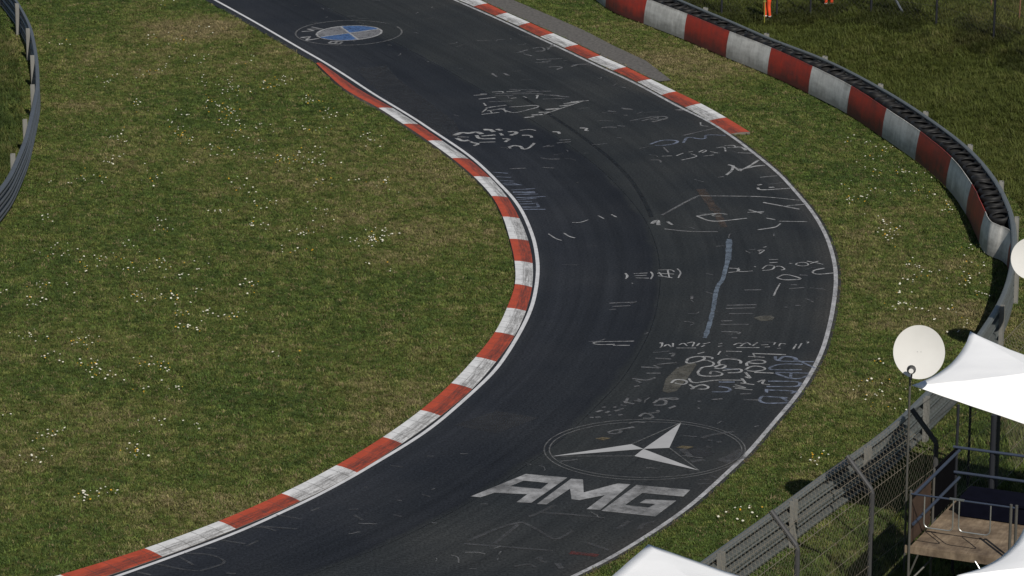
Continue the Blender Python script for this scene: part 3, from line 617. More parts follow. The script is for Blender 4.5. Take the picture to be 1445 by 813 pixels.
# ------------------------------------------------------------------ tyre barrier
PB = [(800,-72),(857,-24),(911,-1.5),(967.8,20),(1027.3,44.5),(1086.1,67.7),(1144.2,93.9),(1198.7,121.5),(1248.3,153.6),(1295.6,185.5),(1339.6,222.2),(1368,259.8),(1386.8,298.5)]
PH_ = .93
curl = [(1389.5,305),(1395,312.5),(1401.5,316),(1408.5,318.8),(1415,321),(1421.5,325),(1426,330),(1428.5,337)]
bp = [np.array(at(x, y, PH_)) for x, y in PB]; bc = [np.array(at(x, y, PH_)) for x, y in curl]
full = bp + bc
dense = spline_n(full, 8)
cut = [0] + [8 * i for i in range(1, len(bp))] + [8 * (len(full) - 2), len(dense) - 1]
tb = thing("tyre_barrier", "long tyre barrier faced with red and white rubber belts on the outside of the bend", "tyre barrier", tuple(at(1198.7, 161)))
belt_all = np.array(dense)
def belt(seg, mat):
    seg = np.array(seg); seg[:, 2] = 0; nn = normals2(seg); m = len(seg); run = np.r_[0, np.cumsum(np.linalg.norm(np.diff(seg[:, :2], axis=0), axis=1))]
    zs = [.03, .25, .5, .75, PH_]; vs = []; uv = []; fs = []
    for sd in (0, 1):
        for i in range(m):
            for z in zs:
                bulge = .035 * math.sin(z * 3.1) + .012 * mnoise.noise((seg[i][0] * 1.3, seg[i][1] * 1.3, z * 2))
                d = bulge + .07 - .15 * z - (.02 * sd); vs.append((seg[i][0] + nn[i][0] * d, seg[i][1] + nn[i][1] * d, z)); uv.append((run[i], z / PH_))
    k = len(zs)
    for sd in (0, 1):
        o = sd * m * k
        for i in range(m - 1):
            for j in range(k - 1):
                q = (o + i * k + j, o + i * k + j + 1, o + (i + 1) * k + j + 1, o + (i + 1) * k + j); fs.append(q if sd else q[::-1])
    o = m * k
    for i in range(m - 1):
        for j in (0, k - 1): fs.append((i * k + j, (i + 1) * k + j, o + (i + 1) * k + j, o + i * k + j))
    for i in (0, m - 1):
        for j in range(k - 1): fs.append((i * k + j, i * k + j + 1, o + i * k + j + 1, o + i * k + j))
    me = bpy.data.meshes.new("belt_panel"); me.from_pydata(vs, [], fs); me.materials.append(mat); ul = me.uv_layers.new(name="UVMap")
    for lp_ in me.loops: ul.data[lp_.index].uv = uv[lp_.vertex_index]
    o = link("belt_panel", me, tb); o.matrix_parent_inverse = Matrix.Translation(-Vector(tb.location)); recalc(o)
    me.polygons.foreach_set("use_smooth", [True] * len(fs)); me.set_sharp_from_angle(angle=math.radians(40))
for i in range(len(cut) - 1):
    # 911..967.8 is white; colours alternate from there
    white = (i % 2 == 0) if i < len(cut) - 2 else False
    belt(dense[cut[i]:cut[i + 1] + 1], M['belt_white'] if white else M['belt_red'])
# tyres: lathe profile, stacked in one row behind the belts
def tyre_mesh(mb, c, R, W, tilt=(0, 0)):
    prof = [(.69, .30), (.70, .38), (.75, .48), (.82, .52), (.90, .46), (.97, .33), (1.0, .15), (1.0, -.15), (.97, -.33), (.90, -.46), (.82, -.52), (.75, -.48), (.70, -.38), (.69, -.30), (.88, -.1), (.88, .1)]
    n = 22; rot = Matrix.Rotation(tilt[0], 3, 'X') @ Matrix.Rotation(tilt[1], 3, 'Y'); o = len(mb.v)
    for k in range(n):
        a = 2 * math.pi * k / n
        for r, z in prof:
            q = rot @ Vector((R * r * math.cos(a), R * r * math.sin(a), W * z)); mb.v.append(tuple(Vector(c) + q))
    m = len(prof)
    for k in range(n):
        for j in range(m):
            mb.f.append((o + k * m + j, o + ((k + 1) % n) * m + j, o + ((k + 1) % n) * m + (j + 1) % m, o + k * m + (j + 1) % m)); mb.m.append(0)
tp = np.array(dense[:8 * (len(bp) - 1) + 4]); tp[:, 2] = 0
tpath = resample(smooth(offset(resample(tp, .2), -.44), 4), .69)
for i, p in enumerate(tpath):
    mb = MB()
    for k in range(5):
        R = random.uniform(.305, .335); z = .10 + .19 * k + random.uniform(-.012, .012)
        tyre_mesh(mb, (p[0] + random.uniform(-.025, .025), p[1] + random.uniform(-.025, .025), z), R, .20, (random.uniform(-.15, .15), random.uniform(-.15, .15)) if k == 4 else (random.uniform(-.06, .06), random.uniform(-.06, .06)))
    o = mb.build("tyre_stack", M['rubber'], tb, True); recalc(o); o.data.set_sharp_from_angle(angle=math.radians(45))

# ------------------------------------------------------------------ debris fence along the right-hand rail
def mesh_panel(mb, rows, cell=.085, r=.0023):
    """diamond wire between rails: rows = list of equally long polylines from bottom to top"""
    rows = [np.array(q) for q in rows]
    def P(s, t):      # s along, t 0..len(rows)-1
        i = min(int(t), len(rows) - 2); f = t - i; a = rows[i]; b = rows[i + 1]
        k = min(int(s), len(a) - 2); g_ = s - k
        return (a[k] * (1 - g_) + a[k + 1] * g_) * (1 - f) + (b[k] * (1 - g_) + b[k + 1] * g_) * f
    S = np.linalg.norm(np.diff(rows[0], axis=0), axis=1).sum(); H = [np.linalg.norm(rows[i + 1][0] - rows[i][0]) for i in range(len(rows) - 1)]
    Hn = sum(H); cum = np.r_[0, np.cumsum(H)]
    ns = int(S / cell); nt = int(Hn / cell)
    def at_(i, j):
        h = min(j / nt * Hn, Hn - 1e-6); k = int(np.searchsorted(cum, h, 'right') - 1); k = min(k, len(H) - 1)
        t = k + (h - cum[k]) / H[k]; return P(min(i / ns, 1) * (len(rows[0]) - 1), t)
    grid = [[at_(i, j) for j in range(nt + 1)] for i in range(ns + 1)]
    for i in range(ns):
        for j in range(nt):
            a, b = (grid[i][j], grid[i + 1][j + 1]) if (i + j) % 2 == 0 else (grid[i][j + 1], grid[i + 1][j])
            a = Vector(a); b = Vector(b); d = (b - a).normalized(); x = d.cross(Vector((.3, .5, .8))).normalized(); y = d.cross(x)
            o = len(mb.v)
            for q in (a, b):
                for k in range(3):
                    an = k * 2.0944; mb.v.append(tuple(q + (x * math.cos(an) + y * math.sin(an)) * r))
            for k in range(3): mb.f.append((o + k, o + (k + 1) % 3, o + 3 + (k + 1) % 3, o + 3 + k)); mb.m.append(0)
bends = [at(x, y, 2.25) for x, y in [(1234,690)]]
b0 = np.array(bends[0][:2])
idx0 = int(np.argmin(np.linalg.norm(rail[:, :2] - b0, axis=1))); doff = float(np.linalg.norm(rail[idx0, :2] - b0))
fl = smooth(offset(rail, -doff), 10); fl = fl[(fl[:, 1] > 53) & (fl[:, 1] < 93)]; fl = resample(fl, .25)
fence = thing("debris_fence", "tall wire debris fence with cranked grey posts between the guardrail and the white canopies", "fence", (float(b0[0]), float(b0[1]), 0))
fn = normals2(fl)
ground_z = terr(fl[:, :2])
low = np.c_[fl[:, :2], ground_z * 0 + .05]; mid = np.c_[fl[:, :2], np.full(len(fl), 2.25)]
top = np.c_[fl[:, :2] + fn * .56, np.full(len(fl), 2.86)]
mb = MB(); mesh_panel(mb, [low, mid, top]); mb.build("wire_mesh", M['wire'], fence)
mb = MB()
for f in (0.02, .27, .5, .75): mb.tube([tuple(p) for p in (low * (1 - f) + mid * f)], .005, 5)
for f in (0, .5, 1.0): mb.tube([tuple(p) for p in (mid * (1 - f) + top * f)], .006, 5)
mb.build("tension_wire", M['wire'], fence)
fpx = [(1036,865),(1135,775),(1234,690),(1322,622),(1398,553)]
for x, y in fpx:
    q = at(x, y, 2.25); i = int(np.argmin(np.linalg.norm(fl[:, :2] - np.array(q[:2]), axis=1))); c = fl[i]; n_ = fn[i]
    mb = MB(); mb.tube([(c[0], c[1], -.1), (c[0], c[1], 2.20), (c[0] + n_[0] * .03, c[1] + n_[1] * .03, 2.28), (c[0] + n_[0] * .58, c[1] + n_[1] * .58, 2.90)], .055, 10)
    mb.build("fence_post", M['cpost'], fence)

# far mesh fence on the bank behind the barrier
ffp = [(960,14),(1018,23),(1096,24),(1143.5,25),(1229,24),(1321,37),(1402,60),(1480,95)]
ffw = [at_t(x, y) for x, y in ffp]
ff = thing("mesh_fence", "dark wire mesh fence on thin posts along the grass bank behind the tyre barrier", "fence", tuple(ffw[4]))
for i, p in enumerate(ffw):
    mb = MB(); mb.tube([p + Vector((0, 0, -.1)), p + Vector((0, 0, 2.1))], .04 if i in (1, 4, 5, 6) else .032, 8); mb.build("post", M['fpost'], ff)
pb = at_t(1281.5, 31); mb = MB(); mb.tube([pb, ffw[4] + Vector((.1, 0, 1.9))], .045, 8); mb.build("brace", M['galv_b'], ff)
fr = resample(np.array([tuple(p) for p in ffw]), .4)
mb = MB(); mesh_panel(mb, [fr + [0, 0, .03], fr + [0, 0, 1.95]], .10, .0028); mb.build("wire_mesh", M['dwire'], ff)
mb = MB()
for h in (.06, .7, 1.3, 1.95): mb.tube([tuple(p + np.array([0, 0, h])) for p in fr], .005, 5)
mb.build("tension_wire", M['dwire'], ff)
for (x, y), nm in (((1398.5, 10), "thin brown wooden stake by the tall fence post at the top right"), ((1438, 30), "thin pale brown wooden stake nearest the right edge of the photo")):
    p = at_t(x, y); mb = MB(); mb.tube([p + Vector((0, 0, -.1)), p + Vector((.02, 0, .7)), p + Vector((0, .02, 1.5))], [.028, .025, .022], 7)
    o = mb.build("wooden_stake", M['stake'], origin=tuple(p)); tag(o, nm, "stake")

# ------------------------------------------------------------------ scaffold platform
U = Vector((math.sin(math.radians(24)), math.cos(math.radians(24)), 0)); V = Vector((U.y, -U.x, 0)); K = Vector((0, 0, 1))
DZ = 1.7
D0 = at(1286, 769, DZ)
def dp(u, v, z): return D0 + U * u + V * v + K * (z - DZ)
LU, LV = 3.0, 4.6
sc = thing("scaffold_platform", "scaffold platform with worn plywood deck and tube railings under the white canopy", "platform", tuple(D0 - K * DZ))
mb = MB(); nsh = 4
for i in range(nsh):
    a = i * LV / nsh; mb.box(dp(LU / 2, a + LV / nsh / 2, DZ - .02), LV / nsh - .012, LU, .035, V, U, K)
mb.box(dp(-.02, LV / 2 - .02, DZ - .09), LV + .2, .05, .15, V, U, K); mb.box(dp(LU + .02, LV / 2, DZ - .1), LV, .05, .15, V, U, K)
for vv in (.0, 1.5, 3.0, 4.5): mb.box(dp(LU / 2, vv + .02, DZ - .10), .06, LU - .08, .11, V, U, K)
mb.build("deck", M['wood'], sc)
def post(u, v, z0, z1, r=.026, m='tube', name="post"):
    mb = MB(); mb.tube([dp(u, v, z0), dp(u, v, z1)], r, 10); mb.build(name, M[m], sc)
gz = lambda u, v: float(terr([tuple(dp(u, v, 0)[:2])])[0]) - .05
post(-.05, -.03, gz(0, 0), DZ + 1.16); post(1.45, -.02, gz(1.45, 0), DZ + 1.14); post(LU + .05, -.04, gz(LU, 0), DZ + 2.02, .03, 'fpost')
post(-.06, 2.02, gz(0, 2), DZ + 1.16, .03); post(-.06, 2.13, gz(0, 2), DZ + 1.16, .03); post(-.06, 4.4, gz(0, 4), DZ + 1.16)
post(LU + .05, .72, gz(LU, 1), DZ + 1.90, .06, 'fpost'); post(LU + .05, 2.6, gz(LU, 2), DZ + 1.6, .05, 'fpost'); post(LU + .05, 4.5, gz(LU, 4), DZ + 1.35, .04, 'fpost')
post(.02, 4.52, DZ, DZ + 1.5, .03, 'fpost')
def rail_(name, a, b, r, m):
    mb = MB(); mb.tube([a, b], r, 10); mb.build(name, M[m], sc)
rail_("handrail", dp(-.02, .03, DZ + 1.06), dp(LU + .1, .03, DZ + 1.06), .033, 'bluetube')
rail_("handrail", dp(-.02, .03, DZ + .45), dp(LU + .1, .03, DZ + .45), .033, 'bluetube')
rail_("handrail", dp(LU + .0, -.1, DZ + 1.12), dp(LU, LV, DZ + 1.12), .030, 'bluetube')
rail_("handrail", dp(LU + .0, -.1, DZ + .58), dp(LU, LV, DZ + .58), .030, 'bluetube')
rail_("handrail", dp(-.06, -.02, DZ + 1.09), dp(-.06, 2.16, DZ + 1.10), .018, 'bluetube')
for v0, v1, zb in ((.27, .86, .44), (.98, 1.62, .46)):
    mb = MB(); zt = 1.08; rr = .10; q = []
    q.append(dp(-.09, v0, DZ + zt)); q.append(dp(-.09, v0, DZ + zb + rr))
    for k in range(1, 6):
        a = math.pi / 2 * k / 6; q.append(dp(-.09, v0 + rr - rr * math.cos(a), DZ + zb + rr - rr * math.sin(a)))
    q.append(dp(-.09, v0 + rr, DZ + zb)); q.append(dp(-.09, v1 - rr, DZ + zb))
    for k in range(1, 6):
        a = math.pi / 2 * k / 6; q.append(dp(-.09, v1 - rr + rr * math.sin(a), DZ + zb + rr - rr * math.cos(a)))
    q.append(dp(-.09, v1, DZ + zb + rr)); q.append(dp(-.09, v1, DZ + zt))
    mb.tube(q, .014, 8); mb.build("gate_frame", M['bright'], sc)
mb = MB(); mb.box(dp(-.06, .92, DZ + 1.105), .30, .05, .03, V, U, K); mb.build("gate_hinge", M['galv'], sc)
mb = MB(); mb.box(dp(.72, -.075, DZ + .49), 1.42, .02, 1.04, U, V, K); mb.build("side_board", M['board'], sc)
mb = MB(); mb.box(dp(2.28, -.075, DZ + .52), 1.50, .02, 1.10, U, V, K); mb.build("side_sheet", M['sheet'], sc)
for a, b, m in ((dp(-.05, 0, DZ - .75), dp(.9, .55, DZ - .12), 'tube'), (dp(-.05, -.05, DZ - .72), dp(-.02, .16, DZ - .15), 'tube'), (dp(-.05, -.1, DZ - .80), dp(-.06, 1.1, DZ - 1.5), 'bright'), (dp(-.07, 1.34, DZ - .12), dp(-.2, 1.75, DZ - .62), 'bright')):
    rail_("brace", a, b, .014 if m == 'bright' else .02, m)
# covered bench standing at the back of the deck, coloured near-black for shade
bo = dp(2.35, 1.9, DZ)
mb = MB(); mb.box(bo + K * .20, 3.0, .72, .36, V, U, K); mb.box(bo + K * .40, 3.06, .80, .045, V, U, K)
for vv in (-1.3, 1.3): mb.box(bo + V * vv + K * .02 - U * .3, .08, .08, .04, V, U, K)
o = mb.build("covered_bench", M['shadeblue'], origin=tuple(bo)); tag(o, "long dark blue covered bench at the back of the plywood deck with shade put into its colour", "bench")

# ------------------------------------------------------------------ white canopies
def canopy(label, corners, peak, sag=.28, droop=.22, legs=(), curve=.16):
    """stretched pyramid roof: corners A B C D in order, concave eaves"""
    A = [Vector(c) for c in corners]; pk = Vector(peak); cen_ = sum(A, Vector()) / 4
    t = thing("white_canopy", label, "canopy", (cen_.x, cen_.y, float(terr([(cen_.x, cen_.y)])[0])))
    n = 14; mb = MB()
    rings = 12
    for s in range(4):
        a, b = A[s], A[(s + 1) % 4]; o = len(mb.v)
        for i in range(rings + 1):
            f = i / rings
            for k in range(n + 1):
                q = k / n; e = a.lerp(b, q); mid = (a + b) / 2
                e = e + (Vector((cen_.x, cen_.y, e.z)) - Vector((mid.x, mid.y, e.z))) * curve * 4 * q * (1 - q)
                p = e.lerp(pk, f); p.z -= sag * math.sin(math.pi * f) * .35 * (1 - .3 * abs(2 * q - 1))
                p.z -= droop * 4 * q * (1 - q) * (1 - f) ** 5
                p.z += .012 * mnoise.noise((p.x * 2.2, p.y * 2.2, 1.7))
                mb.v.append(tuple(p))
        for i in range(rings):
            for k in range(n): mb.f.append((o + i * (n + 1) + k, o + i * (n + 1) + k + 1, o + (i + 1) * (n + 1) + k + 1, o + (i + 1) * (n + 1) + k)); mb.m.append(0)
    rf = mb.build("roof", M['tent'], t, True)
    bm = bmesh.new(); bm.from_mesh(rf.data); bmesh.ops.remove_doubles(bm, verts=bm.verts, dist=.004); bmesh.ops.recalc_face_normals(bm, faces=bm.faces)
    bm.to_mesh(rf.data); bm.free()
    sm = rf.modifiers.new("thickness", 'SOLIDIFY'); sm.thickness = .012; sm.offset = -1
    rf.data.set_sharp_from_angle(angle=math.radians(14))
    for c, zb in legs:
        mb = MB(); c = Vector(c); mb.tube([(c.x, c.y, zb), (c.x, c.y, c.z - .03)], .028, 8); mb.build("leg", M['fpost'], t)
    return t
CA = at(1287, 544, 4.0); CB = at(1369, 467.5, 4.0)
side = (CB - CA); Lc = side.length; uu = side.normalized(); vv = Vector((uu.y, -uu.x, 0))
CC = CA + vv * Lc; CC.z = 3.10; CD = CB + vv * Lc; CD.z = 3.15
pk = CA + vv * Lc * .5 + uu * Lc * .5; pk.z = 3.97
canopy("large white stretched canopy above the scaffold platform behind the round satellite dish", [CA, CB, CD, CC], pk, .10, .09, curve=.10,
       legs=[(CB - uu * .1 + vv * .1, 0.0), (CD - uu * .1 - vv * .1, 0.0), (CC + uu * .1 - vv * .1, 0.0)])
# peak of a second canopy at the bottom edge
def twin(corner_b=None, corner_a=None):
    """a canopy of the same make as the first, set by its far-left or near-left corner"""
    sh = (corner_b - CB) if corner_b is not None else (corner_a - CA)
    return [c + sh for c in (CA, CB, CD, CC)], pk + sh
c2, p2 = twin(corner_b=at(915, 768, 6.5))
canopy("white canopy at the bottom edge of the photo left of the wire debris fence", c2, p2, .04, .0, curve=.0, legs=[(c, float(terr([(c.x, c.y)])[0]) - .05) for c in c2])
# third canopy at the bottom right corner
c3, p3 = twin(corner_a=at(1350, 812, 6.2))
canopy("white canopy corner in the bottom right corner of the photo below the plywood deck", c3, p3, .10, .16, curve=.16, legs=[(c, float(terr([(c.x, c.y)])[0]) - .05) for c in c3])

# ------------------------------------------------------------------ satellite dishes
def dish(label, center, dia, facing, pole_xy, zb, feed=True):
    c = Vector(center); t = thing("satellite_dish", label, "satellite dish", (pole_xy[0], pole_xy[1], zb))
    f = Vector(facing).normalized(); x = f.cross(K).normalized() * -1; y = f.cross(x) * -1
    if y.z < 0: y = -y
    mb = MB(); n = 64; R = dia / 2; rings = 10; dep = R * .17
    for layer in (0, 1):
        for i in range(rings + 1):
            r = R * i / rings
            for k in range(n):
                a = 2 * math.pi * k / n
                mb.v.append(tuple(c + x * r * math.cos(a) + y * r * 1.045 * math.sin(a) + f * (dep * (i / rings) ** 2 - dep - layer * .018)))
    ly = (rings + 1) * n
    for layer in (0, 1):
        for i in range(rings):
            for k in range(n):
                q = (layer * ly + i * n + k, layer * ly + i * n + (k + 1) % n, layer * ly + (i + 1) * n + (k + 1) % n, layer * ly + (i + 1) * n + k)
                mb.f.append(q); mb.m.append(0)
    for k in range(n): mb.f.append((rings * n + k, rings * n + (k + 1) % n, ly + rings * n + (k + 1) % n, ly + rings * n + k)); mb.m.append(0)
    o = mb.build("reflector", M['dish'], t, True)
    bm = bmesh.new(); bm.from_mesh(o.data); bmesh.ops.remove_doubles(bm, verts=bm.verts, dist=.0005); bmesh.ops.recalc_face_normals(bm, faces=bm.faces); bm.to_mesh(o.data); bm.free()
    o.data.set_sharp_from_angle(angle=math.radians(50))
    # small bolts on the face
    mb = MB()
    for a, b in ((-.05, .02), (.09, .02)):
        mb = MB(); mb.tube([c + x * a * R + y * b * R + f * (-dep), c + x * a * R + y * b * R + f * (.012 - dep)], .008, 6); mb.build("bolt", M['galv'], t)
    back = c - f * (dep + .02)
    p = Vector((pole_xy[0], pole_xy[1], 0))
    mb = MB(); mb.tube([(p.x, p.y, zb), (p.x, p.y, c.z - R * .55)], .024, 10); mb.build("pole", M['tube'], t)
    mb = MB(); mb.tube([(p.x, p.y, c.z - R * .62), Vector((p.x, p.y, c.z - R * .35)) - f * .10, back - y * .1], .022, 8); mb.box(back - f * .02, .18, .18, .04, x, y, f); mb.build("bracket", M['galv'], t)
    if feed:
        lnb = c - x * R * .35 - y * R * .70 + f * .42
        rim = c - x * R * .35 - y * R * .98
        mb = MB(); mb.tube([rim - f * .02, rim + f * .22 - y * .05, lnb - y * .05], .016, 8); mb.build("feed_arm", M['black'], t)
        mb = MB(); mb.tube([lnb - f * .16, lnb - f * .10, lnb - f * .05, lnb - f * .03, lnb + f * .05], [.095, .09, .065, .055, .055], 14); mb.build("feed_horn", M['black'], t)
        mb = MB(); mb.tube([lnb + f * .052 - x * .03 - y * .04, lnb + f * .10 - x * .03 - y * .04], .05, 12); mb.build("feed_cap", M['dish'], t)
    return t
Dc = at_y(1297, 497, 69.05)
px_ = at_y(1283.5, 560, 69.15)
tocam = Vector((0, 0, CAM_H)) - Dc
dish("large round white satellite dish on a thin pole at the corner of the large canopy", Dc, 1.055, tocam.normalized() + Vector((.10, 0, .05)), (px_.x, 69.15), 0.0)
Dc2 = at_y(1455, 365, 83.0)
dish("smaller white satellite dish cut by the right edge beside the end of the tyre barrier", Dc2, .98, (Vector((0, 0, CAM_H)) - Dc2).normalized() + Vector((.1, 0, .03)), (Dc2.x, 83.2), 0.0, False)

# ------------------------------------------------------------------ marshals behind the far fence
def person(label, foot, face, height=1.78, stride=.12, pole=False, spread=.11):
    s = height / 1.78; t = thing("person", label, "person", tuple(foot))
    f = Vector((math.cos(face), math.sin(face), 0)); r = Vector((f.y, -f.x, 0))
    J = {}
    def P(fw, rt, z): return foot + f * fw * s + r * rt * s + K * z * s
    v = [("pel", P(0, 0, .97), .15), ("ab", P(.01, 0, 1.10), .14), ("ch", P(.02, 0, 1.32), .165), ("up", P(0, 0, 1.46), .11), ("nk", P(0, 0, 1.54), .058), ("hd", P(.015, 0, 1.63), .085), ("hd2", P(.02, 0, 1.72), .078)]
    e = [(0, 1), (1, 2), (2, 3), (3, 4), (4, 5), (5, 6)]
    for sg in (-1, 1):
        st = stride * sg; b = len(v)
        v += [("hip", P(0, sg * .095, .90), .105), ("kn", P(st * .6 + .03, sg * spread, .50), .072), ("an", P(st, sg * spread, .10), .052), ("hl", P(st - .01, sg * spread, .05), .048), ("to", P(st + .17, sg * (spread + .02), .035), .036)]
        e += [(0, b), (b, b + 1), (b + 1, b + 2), (b + 2, b + 3), (b + 3, b + 4)]
        b = len(v); bend = .22 if (pole and sg < 0) else .06
        v += [("sh", P(0, sg * .19, 1.43), .075), ("el", P(-.02, sg * .25, 1.15), .052), ("wr", P(bend, sg * .25, .93 if bend < .1 else 1.05), .036), ("pa", P(bend + .05, sg * .25, .86 if bend < .1 else 1.03), .034)]
        e += [(3, b), (b, b + 1), (b + 1, b + 2), (b + 2, b + 3)]
        pa = b + 3; hand = v[pa][1]; dn = (v[pa][1] - v[pa - 1][1]).normalized()
        sd = f if bend < .1 else K
        for k, (off, ln) in enumerate(((-.030, .075), (-.010, .088), (.011, .082), (.030, .064))):
            q = len(v); v += [("f", hand + sd * off * s + dn * .045 * s, .0095), ("f", hand + sd * off * s + dn * (.045 + ln * .5) * s - r * sg * .008, .009), ("f", hand + sd * off * s + dn * (.045 + ln) * s - r * sg * .028, .0075)]
            e += [(pa, q), (q, q + 1), (q + 1, q + 2)]
        q = len(v); v += [("f", hand + sd * .04 * s - r * sg * .02 * s, .011), ("f", hand + sd * .055 * s - r * sg * .03 * s + dn * .05 * s, .009)]; e += [(pa - 1, q), (q, q + 1)]
    me = bpy.data.meshes.new("body"); me.from_pydata([tuple(p) for _, p, _ in v], e, [])
    for m_ in ('orange', 'skin', 'boot'): me.materials.append(M[m_])
    o = link("body", me); sk = o.modifiers.new("skin", 'SKIN'); sk.use_smooth_shade = True
    for i, (_, _, rad) in enumerate(v): me.skin_vertices[0].data[i].radius = (rad * s, rad * s)
    me.skin_vertices[0].data[0].use_root = True
    su = o.modifiers.new("sub", 'SUBSURF'); su.levels = 2; su.render_levels = 2
    dg = bpy.context.evaluated_depsgraph_get(); m2 = bpy.data.meshes.new_from_object(o.evaluated_get(dg)); bpy.data.objects.remove(o)
    m2.name = "body"; m2.materials.clear()
    for m_ in ('orange', 'skin', 'boot'): m2.materials.append(M[m_])
    hands = [p for n_, p, _ in v if n_ in ("pa", "f")]
    for p in m2.polygons:
        z = (p.center.z - foot.z) / s; p.use_smooth = True
        hnd = min((p.center - q).length for q in hands) < .055
        p.material_index = 2 if z < .115 else (1 if (z > 1.515 or hnd) else 0)
    bo_ = link("body", m2, t); bo_.matrix_parent_inverse = Matrix.Translation(-Vector(t.location))
    # face and hair
    hc = P(.02, 0, 1.66)
    mb = MB(); mb.tube([hc + f * .095 * s + K * .02 * s, hc + f * .125 * s - K * .02 * s, hc + f * .10 * s - K * .028 * s], [.010, .016, .012], 8); mb.build("nose", M['skin'], t, True)
    for sg in (-1, 1):
        mb = MB(); mb.tube([hc + f * .088 * s + r * sg * .033 * s + K * .022 * s, hc + f * .100 * s + r * sg * .033 * s + K * .022 * s], .011, 8); mb.build("eye", M['black'], t)
        mb = MB(); mb.tube([hc + r * sg * .085 * s + K * .03 * s, hc + r * sg * .100 * s, hc + r * sg * .088 * s - K * .03 * s], [.012, .018, .010], 8); mb.build("ear", M['skin'], t)
    mb = MB(); mb.tube([hc + f * .09 * s - r * .025 * s - K * .058 * s, hc + f * .098 * s - K * .060 * s, hc + f * .09 * s + r * .025 * s - K * .058 * s], .006, 6); mb.build("mouth", M['redp'], t)
    mb = MB(); n = 16
    for i in range(7):
        th = i / 6 * 1.75
        for k in range(n):
            a = 2 * math.pi * k / n; rr = .105 * math.sin(th)
            mb.v.append(tuple(hc - f * .014 * s + K * .035 * s + (f * math.cos(a) + r * math.sin(a) * .92) * rr * s + K * .108 * math.cos(th) * s - (f * .04 * max(0, math.cos(a)) * -1 + K * -.02) * s * (1 if i > 4 else 0)))
    for i in range(6):
        for k in range(n): mb.f.append((i * n + k, i * n + (k + 1) % n, (i + 1) * n + (k + 1) % n, (i + 1) * n + k)); mb.m.append(0)
    mb.build("hair", M['hair'], t, True)
    # reflective bands on the overall
    for sg in (-1, 1):
        st = stride * sg; a = P(st * .6 + .03, sg * spread, .50); b = P(st, sg * spread, .10); q = a.lerp(b, .82); d = (b - a).normalized()
        mb = MB(); mb.tube([q, q + d * .03], [.072, .070], 14, cap=False); mb.build("reflective_band", M['reflect'], t)
    return t
f1 = at_t(1083, 28); f1.z -= .01
person("person in orange overalls standing behind the mesh fence beside a yellow green pole", f1, math.radians(200), 1.78, .06, True, .07)
f2 = at_t(1169.5, 10); f2.z -= .01
person("person in orange overalls further up the bank with only feet and shins in the photo", f2, math.radians(255), 1.76, .03, False, .10)
p = at_t(1078.5, 37)
mb = MB(); mb.tube([p + Vector((0, 0, -.1)), p + Vector((0, 0, 1.5))], .022, 8); mb.box(p + Vector((0, -.01, .9)), .10, .03, .05)
o = mb.build("marker_pole", M['pole'], origin=tuple(p)); tag(o, "yellow green pole standing by the legs of the person in orange", "pole")

# ------------------------------------------------------------------ grass tufts (stuff)
def tuft(name, blades, r, hmin, hmax, wid, lean):
    vs = []; fs = []; sh = []
    for b in range(blades):
        a = random.uniform(0, 2 * math.pi); q = r * math.sqrt(random.random()); bx, by = q * math.cos(a), q * math.sin(a)
        d = random.uniform(0, 2 * math.pi); hh = random.uniform(hmin, hmax); le_ = hh * random.uniform(.2, lean); wv = wid * random.uniform(.7, 1.2)
        dx, dy = math.cos(d), math.sin(d); px, py = -dy, dx; o = len(vs); tone = random.uniform(.72, 1.25)
        for t_, ww in ((0, 1), (.55, .8)):
            for s_ in (-1, 1):
                vs.append((bx + dx * le_ * t_ ** 1.6 + px * wv * ww * s_ / 2, by + dy * le_ * t_ ** 1.6 + py * wv * ww * s_ / 2, hh * t_ * (1 - .18 * t_ * lean)))
                sh.append(tone)
        vs.append((bx + dx * le_, by + dy * le_, hh * (1 - .25 * lean))); sh.append(tone * 1.08)
        fs += [(o, o + 1, o + 3, o + 2), (o + 2, o + 3, o + 4)]
    me = bpy.data.meshes.new(name); me.from_pydata(vs, [], fs); me.materials.append(M['blade'])
    ca = me.color_attributes.new("shade", 'FLOAT_COLOR', 'POINT')
    for i, s_ in enumerate(sh): ca.data[i].color = (s_, s_, s_, 1)
    return bpy.data.objects.new(name, me)
tufts = [tuft("tuft_a", 18, .075, .025, .06, .013, 1.0), tuft("tuft_b", 16, .085, .035, .085, .012, 1.2), tuft("tuft_c", 18, .07, .018, .045, .018, 1.5), tuft("tuft_d", 20, .09, .10, .24, .013, 1.0)]
def vnoise(P, s, z, oct=3):
    out = np.zeros(len(P)); amp = 1; tot = 0
    for o_ in range(oct):
        out += amp * np.array([mnoise.noise((x * s * 2 ** o_, y * s * 2 ** o_, z + 7 * o_)) for x, y in P]); tot += amp; amp *= .55
    return out / tot
def scatter():
    y = rng.uniform(64, 133, 900000); x = rng.uniform(-24, 24, len(y))
    D = np.sqrt(y ** 2 + 26 ** 2); lim = .1445 * D * 1.04 + 1.2
    P = np.stack([x, y], 1)[np.abs(x) < lim]
    P = P[rng.random(len(P)) < .95]
    keep = ~inside(P, track_poly) & ~inside(P, kerb_in) & ~inside(P, kerb_out) & ~inside(P, pave_w)
    P = P[keep]
    return P
P = scatter()
# jagged verge: thin out right beside road and kerbs so soil shows
zt = terr(P)
dout = -dist_poly(P, rail, True)
n1 = vnoise(P, .13, 1.0); n2 = vnoise(P, .55, 5.0); n3 = vnoise(P * [1, .8], 2.3, 9.0, 2); rnd = rng.random(len(P))
dry = .40 + .75 * n1 + .50 * n2 + .45 * n3 + .60 * (rnd - .5)
